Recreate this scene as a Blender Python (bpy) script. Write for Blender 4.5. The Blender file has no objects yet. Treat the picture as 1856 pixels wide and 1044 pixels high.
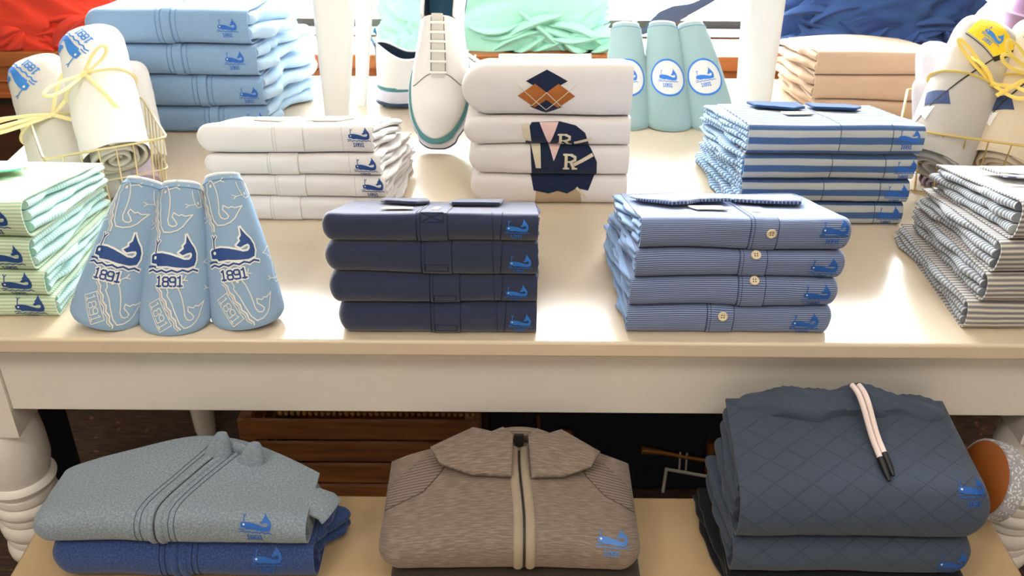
import bpy, bmesh, math, random
from mathutils import Vector, Matrix, noise
random.seed(7)
PI = math.pi
SC = bpy.context.scene
COL = SC.collection

# ------------------------------------------------------------------ camera model (also used to lay things out on the table)
FPX = 1790.0; PITCH = math.radians(31.2); ROLL = math.radians(0.38); EYE = 1.57
def ray(px, py):
    u = px-928; v = py-522
    c, s = math.cos(ROLL), math.sin(ROLL)
    u, v = (u*c+v*s)/FPX, (-u*s+v*c)/FPX
    return Vector((u, math.cos(PITCH)-v*math.sin(PITCH), -math.sin(PITCH)-v*math.cos(PITCH)))
def at_z(px, py, z):
    r = ray(px, py); return Vector((0, 0, EYE)) + r*((z-EYE)/r.z)
def at_y(px, py, y):
    r = ray(px, py); return Vector((0, 0, EYE)) + r*(y/r.y)

def s2l(c): return c/12.92 if c <= .04045 else ((c+.055)/1.055)**2.4
def H(h, k=1.0):
    h = h.lstrip('#'); return tuple(min(1, s2l(int(h[i:i+2], 16)/255)*k) for i in (0, 2, 4)) + (1,)

# ------------------------------------------------------------------ materials
MATS = {}
def nodes(name):
    m = bpy.data.materials.new(name); m.use_nodes = True
    nt = m.node_tree; b = nt.nodes['Principled BSDF']
    return m, nt, b
def mix(nt, fac, a, b):
    n = nt.nodes.new('ShaderNodeMix'); n.data_type = 'RGBA'
    for sock, val in ((n.inputs[0], fac), (n.inputs[6], a), (n.inputs[7], b)):
        if hasattr(val, 'links') or hasattr(val, 'is_linked'): nt.links.new(val, sock)
        else: sock.default_value = val
    return n.outputs[2]
def math_(nt, op, a, b=None):
    n = nt.nodes.new('ShaderNodeMath'); n.operation = op
    for i, v in enumerate((a, b)):
        if v is None: continue
        if hasattr(v, 'is_linked'): nt.links.new(v, n.inputs[i])
        else: n.inputs[i].default_value = v
    return n.outputs[0]
def noise_n(nt, vec, scale, detail=3):
    n = nt.nodes.new('ShaderNodeTexNoise'); n.inputs['Scale'].default_value = scale; n.inputs['Detail'].default_value = detail
    if vec is not None: nt.links.new(vec, n.inputs['Vector'])
    return n.outputs[0]
def ramp(nt, fac, lo, hi):
    n = nt.nodes.new('ShaderNodeMapRange'); n.inputs[1].default_value = lo; n.inputs[2].default_value = hi
    nt.links.new(fac, n.inputs[0]); return n.outputs[0]
def mscale(nt, vec, s):
    n = nt.nodes.new('ShaderNodeMapping'); n.inputs['Scale'].default_value = s
    nt.links.new(vec, n.inputs['Vector']); return n.outputs[0]

def plain(name, hexc, rough=.5, metal=0, spec=.5, k=1.0, coat=0):
    if name in MATS: return MATS[name]
    m, nt, b = nodes(name)
    b.inputs['Base Color'].default_value = H(hexc, k); b.inputs['Roughness'].default_value = rough
    b.inputs['Metallic'].default_value = metal; b.inputs['Specular IOR Level'].default_value = spec
    b.inputs['Coat Weight'].default_value = coat
    MATS[name] = m; return m

def fabric(name, hexc, hex2=None, period=None, duty=.5, melange=0, hexm='#ffffff', bump=.25, weave=1400, sheen=.15, quilt=None, rib=None, streak=None, across=False, soft=.12):
    """woven or knitted cloth; UV is in metres (u across the garment, v along its fold)"""
    if name in MATS: return MATS[name]
    m, nt, b = nodes(name)
    uv = nt.nodes.new('ShaderNodeTexCoord').outputs['UV']
    sep = nt.nodes.new('ShaderNodeSeparateXYZ'); nt.links.new(uv, sep.inputs[0])
    col = H(hexc)
    if hex2:
        ax = sep.outputs[0] if across else sep.outputs[1]
        t = math_(nt, 'FRACT', math_(nt, 'MULTIPLY', ax, 1/period))
        tri = math_(nt, 'ABSOLUTE', math_(nt, 'SUBTRACT', t, .5))
        f = ramp(nt, tri, duty*.5-soft/2, duty*.5+soft/2)
        col = mix(nt, f, H(hex2), H(hexc))
    if melange:
        v2 = mscale(nt, uv, streak or (900, 900, 900))
        n = noise_n(nt, v2, 1.0, 4)
        col = mix(nt, math_(nt, 'MULTIPLY', ramp(nt, n, .42, .68), melange), col, H(hexm))
    hgt = noise_n(nt, uv, weave, 2)
    if quilt:
        a = math_(nt, 'MULTIPLY', sep.outputs[0], 1/quilt[0]); c = math_(nt, 'MULTIPLY', sep.outputs[1], 1/quilt[1])
        ln = []
        for op in ('ADD', 'SUBTRACT'):
            t = math_(nt, 'FRACT', math_(nt, op, a, c))
            ln.append(math_(nt, 'ABSOLUTE', math_(nt, 'SUBTRACT', t, .5)))
        mn = math_(nt, 'MAXIMUM', ln[0], ln[1])
        g = ramp(nt, mn, .44, .5)
        col = mix(nt, math_(nt, 'MULTIPLY', g, .22), col, H('#101418'))
        hgt = math_(nt, 'SUBTRACT', math_(nt, 'MULTIPLY', hgt, .35), math_(nt, 'MULTIPLY', g, 1.2))
    if rib:
        ax = sep.outputs[0 if rib[0] == 'u' else 1]
        t = math_(nt, 'ABSOLUTE', math_(nt, 'SUBTRACT', math_(nt, 'FRACT', math_(nt, 'MULTIPLY', ax, 1/rib[1])), .5))
        g = ramp(nt, t, .28, .48)
        col = mix(nt, math_(nt, 'MULTIPLY', g, rib[2]), col, H('#1a1512'))
        hgt = math_(nt, 'SUBTRACT', math_(nt, 'MULTIPLY', hgt, .4), g)
    if hasattr(col, 'is_linked'): nt.links.new(col, b.inputs['Base Color'])
    else: b.inputs['Base Color'].default_value = col
    b.inputs['Roughness'].default_value = .92; b.inputs['Specular IOR Level'].default_value = .18
    b.inputs['Sheen Weight'].default_value = sheen; b.inputs['Sheen Roughness'].default_value = .5
    bp = nt.nodes.new('ShaderNodeBump'); bp.inputs['Strength'].default_value = bump; bp.inputs['Distance'].default_value = .0008
    nt.links.new(hgt, bp.inputs['Height']); nt.links.new(bp.outputs[0], b.inputs['Normal'])
    MATS[name] = m; return m

def wood(name, h1, h2, rough=.4, scale=(1.5, 14, 14)):
    if name in MATS: return MATS[name]
    m, nt, b = nodes(name)
    tc = nt.nodes.new('ShaderNodeTexCoord').outputs['Object']
    n = noise_n(nt, mscale(nt, tc, scale), 3.0, 6)
    nt.links.new(mix(nt, ramp(nt, n, .3, .7), H(h1), H(h2)), b.inputs['Base Color'])
    b.inputs['Roughness'].default_value = rough
    MATS[name] = m; return m

# ------------------------------------------------------------------ mesh builder
class MB:
    def __init__(s): s.v = []; s.f = []; s.uv = []; s.mi = []
    def add(s, co, uv=(0, 0)):
        s.v.append(tuple(co)); s.uv.append(uv); return len(s.v)-1
    def face(s, idx, mi=0): s.f.append(tuple(idx)); s.mi.append(mi)
    def grid(s, fn, nu, nv, wrap=False, mi=0, flip=False, mif=None):
        n = nu if wrap else nu+1
        base = len(s.v)
        for j in range(nv+1):
            for i in range(n):
                co, uv = fn(i/nu, j/nv); s.add(co, uv)
        for j in range(nv):
            for i in range(nu):
                a = base+j*n+i; b = base+j*n+(i+1) % n; c = base+(j+1)*n+(i+1) % n; d = base+(j+1)*n+i
                s.face((d, c, b, a) if flip else (a, b, c, d), mif(i, j) if mif else mi)
        return base, n
    def box(s, x0, x1, y0, y1, z0, z1, mi=0):
        b = len(s.v)
        for z in (z0, z1):
            for y in (y0, y1):
                for x in (x0, x1): s.add((x, y, z), (x, z+y))
        for q in ((0, 2, 3, 1), (4, 5, 7, 6), (0, 1, 5, 4), (2, 6, 7, 3), (0, 4, 6, 2), (1, 3, 7, 5)): s.face([b+i for i in q], mi)
    def hexa(s, pts, mi=0):
        b = len(s.v)
        for p in pts: s.add(p, (p[0], p[1]))
        for q in ((0, 2, 3, 1), (4, 5, 7, 6), (0, 1, 5, 4), (2, 6, 7, 3), (0, 4, 6, 2), (1, 3, 7, 5)): s.face([b+i for i in q], mi)
    def tube(s, pts, r, n=8, closed=False, mi=0, flat=None, up=None):
        """round tube along pts; flat=(ra, rb) makes a tape of that half width and half thickness"""
        pts = [Vector(p) for p in pts]; m = len(pts); base = len(s.v)
        prev = None; ln = 0
        for i, p in enumerate(pts):
            t = (pts[(i+1) % m]-pts[i-1]) if closed else (pts[min(i+1, m-1)]-pts[max(i-1, 0)])
            if t.length < 1e-9: t = Vector((0, 0, 1))
            t.normalize()
            if prev is None or up is not None:
                a = Vector(up) if up is not None else Vector((0, 0, 1))
                if abs(a.dot(t)) > .95: a = Vector((1, 0, 0))
                e = (a - t*a.dot(t)).normalized()
            else:
                e = (prev - t*prev.dot(t)).normalized()
            prev = e; g = t.cross(e)
            rr = r[i] if isinstance(r, (list, tuple)) else r
            ra, rb = flat if flat else (rr, rr)
            if i: ln += (p-pts[i-1]).length
            for k in range(n):
                th = 2*PI*k/n
                s.add(p + e*(rb*math.cos(th)) + g*(ra*math.sin(th)), (k/n*2*PI*ra, ln))
        last = m if closed else m-1
        for i in range(last):
            j = (i+1) % m
            for k in range(n):
                l = (k+1) % n
                s.face((base+i*n+k, base+i*n+l, base+j*n+l, base+j*n+k), mi)
        if not closed:
            s.face([base+k for k in range(n)][::-1], mi); s.face([base+(m-1)*n+k for k in range(n)], mi)
    def lathe(s, prof, n=32, c=(0, 0, 0), axis=None, mi=0, caps=True, mif=None):
        base = len(s.v); M = axis or Matrix.Identity(3)
        for (r, z) in prof:
            for k in range(n):
                th = 2*PI*k/n
                s.add(M @ Vector((r*math.cos(th), r*math.sin(th), z)) + Vector(c), (k/n*2*PI*r, z))
        for i in range(len(prof)-1):
            for k in range(n):
                l = (k+1) % n
                s.face((base+i*n+k, base+i*n+l, base+(i+1)*n+l, base+(i+1)*n+k), mif(i) if mif else mi)
        if caps:
            s.face([base+k for k in range(n)][::-1], mif(0) if mif else mi)
            s.face([base+(len(prof)-1)*n+k for k in range(n)], mif(len(prof)-2) if mif else mi)
    def build(s, name, mats, parent=None, smooth=True, sharp=40, bevel=0, loc=None, solid=0, recalc=True):
        me = bpy.data.meshes.new(name)
        me.from_pydata(s.v, [], s.f)
        ul = me.uv_layers.new(name='UVMap')
        for lp in me.loops: ul.data[lp.index].uv = s.uv[lp.vertex_index]
        mats = mats if isinstance(mats, (list, tuple)) else [mats]
        for m in mats: me.materials.append(m)
        for p, mi in zip(me.polygons, s.mi): p.material_index = mi; p.use_smooth = smooth
        if recalc:
            bm = bmesh.new(); bm.from_mesh(me); bmesh.ops.recalc_face_normals(bm, faces=bm.faces); bm.to_mesh(me); bm.free()
        if smooth: me.set_sharp_from_angle(angle=math.radians(sharp))
        o = bpy.data.objects.new(name, me); COL.objects.link(o)
        if parent: o.parent = parent
        if loc: o.location = loc
        if bevel:
            b = o.modifiers.new('Bevel', 'BEVEL'); b.width = bevel; b.segments = 3; b.limit_method = 'ANGLE'
        if solid:
            b = o.modifiers.new('Solid', 'SOLIDIFY'); b.thickness = solid; b.offset = 0
        return o

def tag(o, label=None, cat=None, group=None, kind=None):
    if label: o['label'] = label
    if cat: o['category'] = cat
    if group: o['group'] = group
    if kind: o['kind'] = kind
    return o
def empty(name, loc, label, cat, group=None, rz=0):
    o = bpy.data.objects.new(name, None); COL.objects.link(o); o.empty_display_size = .05
    o.location = loc; o.rotation_euler = (0, 0, rz)
    return tag(o, label, cat, group)
def box(name, m, b, parent=None, bevel=.003):
    mb = MB(); mb.box(*b); return mb.build(name, m, parent, smooth=True, sharp=30, bevel=bevel)
def nz(x, y, z): return noise.noise(Vector((x, y, z)))
def rn(x, y, z): return 1-abs(noise.noise(Vector((x, y, z))))*2   # ridges
def lerp(a, b, t): return a+(b-a)*t
def sm(a, b, x):
    t = max(0, min(1, (x-a)/(b-a))); return t*t*(3-2*t)

# ------------------------------------------------------------------ decals: the stitched whale badge and other flat marks, cut fine and laid on a surface
WHALE = [(.048,.22),(.03,.36),(.07,.39),(.16,.41),(.29,.415),(.45,.385),(.615,.33),(.725,.285),(.82,.285),(.87,.33),(.88,.385),(.853,.425),(.78,.41),(.69,.375),(.62,.42),(.71,.495),(.70,.55),(.75,.605),(.755,.68),(.76,.76),(.805,.68),(.853,.605),(.927,.51),(.97,.40),(.97,.275),(.927,.165),(.80,.13),(.58,.147),(.395,.175),(.21,.165),(.176,.21)]
SPOUT = [([(.13,.42),(.14,.6)], .03), ([(.145,.58),(.105,.66)], .026), ([(.14,.58),(.2,.65)], .026)]
WAVE = [(x/10*1.0, .075+.018*(1 if x % 2 else -1)) for x in range(11)]
WAVE2 = [(-.02,.14),(.06,.155),(.16,.15)]
def digits(x0, y0, w, h, sw):
    """the four strokes-drawn numerals 1 8 9 1"""
    out = []; g = w/4
    for i, d in enumerate('1891'):
        a = x0+i*g+g*.1; b = x0+(i+1)*g-g*.1; m = (a+b)/2; t = y0+h; q = g*.18; c = y0+h*.52
        if d == '1':
            out += [([(m, y0), (m, t)], sw), ([(a+.1*g, y0+sw/2), (b-.1*g, y0+sw/2)], sw), ([(m, t-sw/2), (a+.12*g, t-sw*.9)], sw)]
        elif d == '8':
            for l, u in ((y0+sw/2, c), (c, t-sw/2)):
                out.append(([(a+q, l), (b-q, l), (b, l+q), (b, u-q), (b-q, u), (a+q, u), (a, u-q), (a, l+q), (a+q, l)], sw))
        else:
            l, u = c-.05*h, t-sw/2
            out.append(([(a+q, l), (b-q, l), (b, l+q), (b, u-q), (b-q, u), (a+q, u), (a, u-q), (a, l+q), (a+q, l)], sw))
            out.append(([(b, u-q), (b, y0+q), (b-q, y0+sw/2), (a+q, y0+sw/2), (a, y0+q)], sw))
    return out
def template(polys, strokes, step):
    """polys: (points, layer); strokes: (points, width, layer) -> (verts, faces) with verts (x, y, layer)"""
    V = []; F = []
    def emit(pts, layer):
        bm = bmesh.new()
        vs = [bm.verts.new((p[0], p[1], 0)) for p in pts]
        f = bm.faces.new(vs); bm.normal_update()
        if f.normal.z < 0: f.normal_flip()
        if len(pts) > 4: bmesh.ops.triangulate(bm, faces=bm.faces[:], ngon_method='EAR_CLIP')
        for ax in (0, 1):
            lo = min(p[ax] for p in pts); hi = max(p[ax] for p in pts)
            k = math.ceil(lo/step+1e-6)
            while k*step < hi-1e-6:
                no = (1, 0, 0) if ax == 0 else (0, 1, 0)
                bmesh.ops.bisect_plane(bm, geom=bm.verts[:]+bm.edges[:]+bm.faces[:], plane_co=(k*step, k*step, 0), plane_no=no, dist=1e-7)
                k += 1
        o = len(V); bm.verts.index_update()
        V.extend((v.co.x, v.co.y, layer) for v in bm.verts)
        F.extend((tuple(o+v.index for v in f.verts), layer) for f in bm.faces)
        bm.free()
    for pts, layer in polys: emit(pts, layer)
    for pts, w, layer in strokes:
        for i in range(len(pts)-1):
            a = Vector(pts[i]); b = Vector(pts[i+1]); t = b-a
            if t.length < 1e-7: continue
            t.normalize(); n = Vector((-t.y, t.x))*w/2; e = t*w*.35
            emit([tuple(a-e-n), tuple(b+e-n), tuple(b+e+n), tuple(a-e+n)], layer)
    return V, F
TPL = {}
def whale_tpl(kind):
    if kind in TPL: return TPL[kind]
    body = [(WHALE, 1)]
    eye = [([(.14+.035*math.cos(t*PI/4), .325+.035*math.sin(t*PI/4)) for t in range(8)], 2)]
    st = [(p, w, 1) for p, w in SPOUT] + [(WAVE, .035, 1), (WAVE2, .028, 1)] + [(p, w, 1) for p, w in digits(.2, -.22, .52, .2, .032)]
    if kind == 'plain': TPL[kind] = template(body+eye, st, .16)
    if kind == 'patch':
        ol = [(WHALE+[WHALE[0]], .075, 0)] + [(p, w+.05, 0) for p, w in SPOUT] + [(WAVE, .09, 0)] + [(p, w+.055, 0) for p, w in digits(.2, -.22, .52, .2, .032)]
        TPL[kind] = template(body+eye, [(p, w, l) for p, w, l in ol]+st, .12)
    if kind == 'line':
        st2 = [(WHALE+[WHALE[0]], .022, 1)] + [(p, .02, 1) for p, w in SPOUT] + [(WAVE, .03, 1), ([(x, y-.045) for x, y in WAVE], .018, 1)]
        st2 += [(p, .018, 1) for p, w in digits(.2, -.26, .52, .2, .03)]
        st2 += [([(.18, -.01), (.18, -.28), (.74, -.28), (.74, -.01), (.18, -.01)], .016, 1)]
        TPL[kind] = template(eye, st2, .16)
    if kind == 'roundel':
        ring = lambda r, n=40: [(r*math.cos(2*PI*i/n), r*math.sin(2*PI*i/n)) for i in range(n)]
        off = lambda pts: [(-.5+x, y-.28) for x, y in pts]
        TPL[kind] = template([(ring(.92), 0), (off(WHALE), 1)], [(ring(.92)+[ring(.92)[0]], .1, 1)] + [(off(p), w, l) for p, w, l in st], .16)
    return TPL[kind]
def decal(name, tpl, fn, mats, parent, off=.0004, step=.00035):
    V, F = tpl; mb = MB()
    for x, y, l in V: mb.add(fn(x, y, off+l*step), (x*.03, y*.03))
    for f, l in F: mb.face(f, min(l, len(mats)-1))
    return mb.build(name, mats, parent, smooth=False, recalc=False)

# ------------------------------------------------------------------ folded garments
class Fold:
    """one garment folded into a slab: a cover sheet wraps the front fold, inner layers show at the sides"""
    def __init__(s, w, d, t, zb, zt, seed, round_l=False, round_r=False, taper=0, rf=.42, wr=.0016, sq=2.7, sh=0, rk=.5):
        s.w, s.d, s.t, s.zb, s.zt, s.seed = w, d, t, zb, zt, seed
        s.rl, s.rr, s.taper, s.wr, s.sh, s.rk = round_l, round_r, taper, wr, sh, rk
        r = t*rf; p = 2/sq
        tab = []
        N = 40
        for i in range(N+1):
            a = -PI/2 + PI*i/N
            ca, sa = abs(math.cos(a))**p, abs(math.sin(a))**p*(1 if a >= 0 else -1)
            tab.append((r*(1-ca), .5+.5*sa))
        L = [0]
        for i in range(1, N+1):
            L.append(L[-1]+math.hypot(tab[i][0]-tab[i-1][0], (tab[i][1]-tab[i-1][1])*t))
        mid = L[N//2]; s.arc = L[-1]/2
        s.tab = tab; s.L = [l-mid for l in L]; s.r = r
        s.smax = s.arc + d - r
    def prof(s, q):
        if q >= s.arc: return s.r+(q-s.arc), 1.0, 0.0, 1.0
        if q <= -s.arc: return s.r+(-q-s.arc), 0.0, 0.0, -1.0
        i = 0
        while s.L[i+1] < q: i += 1
        f = (q-s.L[i])/max(1e-9, s.L[i+1]-s.L[i])
        a, b = s.tab[i], s.tab[i+1]
        y, z = lerp(a[0], b[0], f), lerp(a[1], b[1], f)
        ty, tz = b[0]-a[0], (b[1]-a[1])*s.t
        l = math.hypot(ty, tz) or 1
        return y, z, -tz/l, ty/l
    def pos(s, u, q, off=0):
        y, ze, ny, nzv = s.prof(q)
        hw = s.w/2; r = s.t*s.rk; k = 1
        e = 0
        if s.rl and u < 0: e = (-u-(hw-r))/r
        if s.rr and u > 0: e = (u-(hw-r))/r
        if e > 0:
            k = math.sqrt(max(0, 1-min(1, e)**2)); ze = .5+(ze-.5)*k; y += (1-k)*s.r*1.1
        if s.sh and y > s.r: y = s.r+(y-s.r)*(1-s.sh*min(1, abs(u)/hw)**1.6)
        x = u*(1-s.taper*max(0, y)/s.d)
        front = max(0, 1-y/(s.r*1.6))
        y += s.wr*front*(nz(x*16+s.seed, ze*1.6, s.seed*3.1)*1.6 + nz(x*50, ze*2.5, s.seed*1.7)*.6)
        zb, zt = s.zb(x, y), s.zt(x, y)
        z = zb+ze*(zt-zb)
        if ze > .5: z += s.wr*.8*nz(x*14+s.seed, y*22, s.seed)*sm(s.r*.5, s.r+.05, y)*k
        o = off*(k if off < 0 else 1)
        return Vector((x, y+o*ny, z+o*nzv))
    def shell(s, name, m, parent, th=.0022, nu=60, back=None):
        smin = -(s.arc+(s.d-s.r)*.98); smax = back or s.smax
        # finer steps near the rounded front
        qs = [smin+(-s.arc-smin)*i/8 for i in range(8)]+[-s.arc+2*s.arc*i/26 for i in range(26)]+[s.arc+(smax-s.arc)*i/18 for i in range(19)]
        us = [-s.w/2+s.w*(.5-.5*math.cos(PI*i/nu))*1.0 if (s.rl or s.rr) else -s.w/2+s.w*i/nu for i in range(nu+1)]
        mb = MB(); nv = len(qs)-1
        A, n = mb.grid(lambda a, b: (s.pos(us[round(a*nu)], qs[round(b*nv)], 0), (us[round(a*nu)], qs[round(b*nv)])), nu, nv)
        B, n = mb.grid(lambda a, b: (s.pos(us[round(a*nu)], qs[round(b*nv)], -th), (us[round(a*nu)], qs[round(b*nv)])), nu, nv, flip=True)
        for j in range(nv):
            for i in (0, nu):
                q = (A+j*n+i, A+(j+1)*n+i, B+(j+1)*n+i, B+j*n+i); mb.face(q if i == 0 else q[::-1])
        for i in range(nu):
            for j in (0, nv):
                q = (A+j*n+i, A+j*n+i+1, B+j*n+i+1, B+j*n+i); mb.face(q[::-1] if j == 0 else q)
        return mb.build(name, m, parent, sharp=60)
    def layers(s, name, m, parent, n=3, ext_l=(-.001, .004), ext_r=(-.001, .004), y0=None, flare=0, k=1):
        mb = MB(); R = 7; y0 = y0 or s.r*.95
        for i in range(n):
            sd = s.seed*7.3+i*3.1
            za, zc = .05+.9*i/n, .05+.9*(i+1)/n
            g = .06/n; za += g; zc -= g
            ny = 26
            def ring(v):
                y = lerp(y0, s.d*(.97+.02*math.sin(sd)), v)
                pts = []
                hw = s.w/2
                grow = math.sin(min(1, v*1.0)*PI*.5)
                el = -s.t*.6 if s.rl else ext_l[0]*grow + ext_l[1]*(nz(y*15, sd, 1.3)+.35*nz(y*40, sd, 7))*min(1, v*5) + flare*v*(1+.3*math.sin(sd))
                er = -s.t*.6 if s.rr else ext_r[0]*grow + ext_r[1]*(nz(y*15, sd, 9.3)+.35*nz(y*40, sd, 2))*min(1, v*5) + flare*v*(1+.3*math.cos(sd))
                zm, zh = (za+zc)/2, (zc-za)/2
                wob = .25/n*nz(y*18, sd, 4.2)*min(1, v*6)
                per = 0
                def P(x, zz):
                    yy = y if not s.sh or y < s.r else s.r+(y-s.r)*(1-s.sh*min(1, abs(x)/hw)**1.6)
                    X = x*(1-s.taper*yy/s.d)
                    zb, zt = s.zb(max(-hw, min(hw, X)), yy), s.zt(max(-hw, min(hw, X)), yy)
                    pts.append(Vector((X, yy, zb+max(.02, min(.98, zz))*(zt-zb))))
                rn_ = zh*s.t
                for a in range(R+1):
                    th = -PI/2+PI*a/R; P(hw+er-rn_+rn_*math.cos(th), zm+wob+zh*math.sin(th))
                for a in range(1, 6): P(lerp(hw+er-rn_, -hw-el+rn_, a/6), zm+zh+wob*(1-a/3 if a < 3 else a/3-1))
                for a in range(R+1):
                    th = PI/2+PI*a/R; P(-hw-el+rn_+rn_*math.cos(th), zm+wob+zh*math.sin(th))
                for a in range(1, 6): P(lerp(-hw-el+rn_, hw+er-rn_, a/6), zm-zh+wob*(1-a/3 if a < 3 else a/3-1))
                return pts, y
            rings = [ring(v/ny) for v in range(ny+1)]
            m_ = len(rings[0][0]); base = len(mb.v)
            for pts, y in rings:
                for q, p in enumerate(pts): mb.add(p, (p.x, y+sd))
            for j in range(ny):
                for q in range(m_):
                    l = (q+1) % m_
                    mb.face((base+j*m_+q, base+j*m_+l, base+(j+1)*m_+l, base+(j+1)*m_+q))
            mb.face([base+q for q in range(m_)][::-1]); mb.face([base+ny*m_+q for q in range(m_)])
        return mb.build(name, m, parent, sharp=70)
    def patch(s, name, m, parent, u0, u1, q0, q1, th=.0014, curve=None, nu=6, nv=24, cid=None, dome=False):
        """a raised strip lying on the cloth"""
        c = curve or (lambda q: 0)
        mb = MB()
        def P(a, b, o):
            q = lerp(q0, q1, b); u = lerp(u0, u1, a)+c(q); return s.pos(u, q, o), (u, q)
        def T(a, b):
            o = th*(math.sqrt(max(.05, 1-(2*a-1)**2)) if dome else 1); return P(a, b, o)
        A, n = mb.grid(T, nu, nv)
        rim = [(i, 0) for i in range(nu+1)]+[(nu, j) for j in range(1, nv+1)]+[(i, nv) for i in range(nu-1, -1, -1)]+[(0, j) for j in range(nv-1, 0, -1)]
        lo = [mb.add(*P(i/nu, j/nv, -.0006)) for i, j in rim]
        for k in range(len(rim)):
            l = (k+1) % len(rim)
            (i, j), (i2, j2) = rim[k], rim[l]
            mb.face((A+j*n+i, lo[k], lo[l], A+j2*n+i2))
        return mb.build(name, m, parent, sharp=45)
    def line(s, pts, r=.0005, mb=None, n=5, off=.0003):
        mb = mb or MB(); out = []
        for (a, b) in zip(pts[:-1], pts[1:]):
            k = max(2, int(math.hypot(b[0]-a[0], b[1]-a[1])/.004))
            for i in range(k): out.append(s.pos(lerp(a[0], b[0], i/k), lerp(a[1], b[1], i/k), off))
        out.append(s.pos(*pts[-1], off))
        mb.tube(out, r, n=n); return mb
    def logo(s, parent, u, q, w, mats, name='logo', rot=0):
        c, sn = math.cos(rot)*w, math.sin(rot)*w
        def fn(x, y, o):
            x -= .5; y -= .27
            return s.pos(u+x*c-y*sn, q+x*sn+y*c, o)
        return decal(name, whale_tpl('plain'), fn, mats, parent)
    def leaf(s, name, m, parent, pts, off, th=.003, curl=None):
        """a flat cloth leaf (collar flap, label) resting on top; pts are (u, q)"""
        V, F = template([(pts, 0)], [], .012)
        mb = MB()
        for x, y, l in V:
            o = off(x, y) if callable(off) else off
            mb.add(s.pos(x, y, o), (x, y))
        for f, l in F: mb.face(f)
        ob = mb.build(name, m, parent, smooth=True)
        md = ob.modifiers.new('Solid', 'SOLIDIFY'); md.thickness = th; md.offset = 1
        return ob

def button(F, parent, u, q, m, r=.0055, name='button', mh=None):
    p = F.pos(u, q, .0016); a = F.pos(u+.002, q, .0016)-p; b = F.pos(u, q+.002, .0016)-p
    a.normalize(); n = a.cross(b).normalized(); b = n.cross(a)
    M = Matrix((a, b, n)).transposed()
    mb = MB(); mb.lathe([(.0001, .0008), (r*.62, .0008), (r*.72, .0016), (r*.9, .0018), (r, .0012), (r, -.0006), (.0001, -.0006)], 20, p, M, caps=False)
    for x, y in ((1, 1), (-1, 1), (1, -1), (-1, -1)):
        mb.lathe([(.0001, .0012), (r*.13, .0012), (r*.13, .0005)], 8, p+M@Vector((x*r*.24, y*r*.24, 0)), M, caps=False, mi=1)
    return mb.build(name, [m, mh or m], parent)

ORD4 = ['topmost of four', 'second from the top of four', 'third from the top of four', 'lowest of four']
def make_stack(origin, rz, zs, w, d, k, cb, seed, wav=.003, taper=0, offs=None, top_fn=None, **fold_kw):
    """zs: heights of the joints between garments at the front edge; cb(i, fold, root) dresses garment i (0 = lowest)"""
    n = len(zs)-1; out = []
    def field(i, dx):
        if i == 0: return lambda x, y: 0.0
        def f(x, y):
            v = (zs[i]-zs[0])*(1-k*max(0, min(1.1, y/d)))
            v += wav*nz((x+dx)*7+seed, y*5, i*3.7+seed)*(1 if i < n else .8)
            if i == n and top_fn: v += top_fn(x+dx, y)
            return v
        return f
    for i in range(n):
        dx, dw = (offs[i] if offs else (0, 0))
        b, t = field(i, dx), field(i+1, dx)
        base = zs[i]-zs[0]
        lo = (lambda x, y, b=b, base=base, i=i: b(x, y)-base+(.0008 if i else 0.0))
        hi = (lambda x, y, t=t, base=base: t(x, y)-base-.0008)
        kw = dict(fold_kw); 
        F = Fold(w+dw, d, zs[i+1]-zs[i], lo, hi, seed+i*1.37, taper=taper, **kw)
        c, s_ = math.cos(rz), math.sin(rz)
        loc = (origin[0]+dx*c, origin[1]+dx*s_, zs[0]+base)
        out.append(cb(i, n, F, loc))
    return out

WOODC = None
TZ = .85            # table top
BZ = .595           # bench top
# ------------------------------------------------------------------ shared materials
LOGO_B = plain('thread_blue', '#1f5fb4', .6, k=1.0); LOGO_N = plain('thread_navy', '#1c4484', .6); THREAD_W = plain('thread_white', '#e8e8e2', .7)
LOGO_BR = plain('thread_bright_blue', '#2a78d4', .6)
PAINT = None
def paint(name, hexc, rough, coat, bumpy=True):
    m, nt, b = nodes(name)
    tc = nt.nodes.new('ShaderNodeTexCoord').outputs['Object']
    n = noise_n(nt, tc, 3, 3)
    nt.links.new(mix(nt, ramp(nt, n, .35, .7), H(hexc), H(hexc, .93)), b.inputs['Base Color'])
    b.inputs['Roughness'].default_value = rough; b.inputs['Specular IOR Level'].default_value = .55
    b.inputs['Coat Weight'].default_value = coat; b.inputs['Coat Roughness'].default_value = .18
    if bumpy:
        bp = nt.nodes.new('ShaderNodeBump'); bp.inputs['Strength'].default_value = .12; bp.inputs['Distance'].default_value = .002
        nt.links.new(noise_n(nt, tc, 25, 2), bp.inputs['Height']); nt.links.new(bp.outputs[0], b.inputs['Normal'])
    return m
WHITE_TOP = paint('cream_white_paint', '#dccab0', .28, .35)
SHADED_TOP = paint('shaded_cream_paint', '#bda27c', .32, .25)  # cream paint darkened and warmed, so the bench's shade sits in its colour
WHITE_SAT = paint('cream_satin_paint', '#ece5da', .4, .1)
WHITE_CLEAN = plain('white_paint', '#eeeeea', .35)
CREAM_LABEL = plain('cream_label', '#efe3cd', .7)
BRASS = plain('brass_wire', '#dcc07a', .3, 1.0)
BUTTON_M = plain('button_shell', '#e6d6b4', .3); BUTTON_D = plain('button_hole', '#3a3436', .8)

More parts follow.
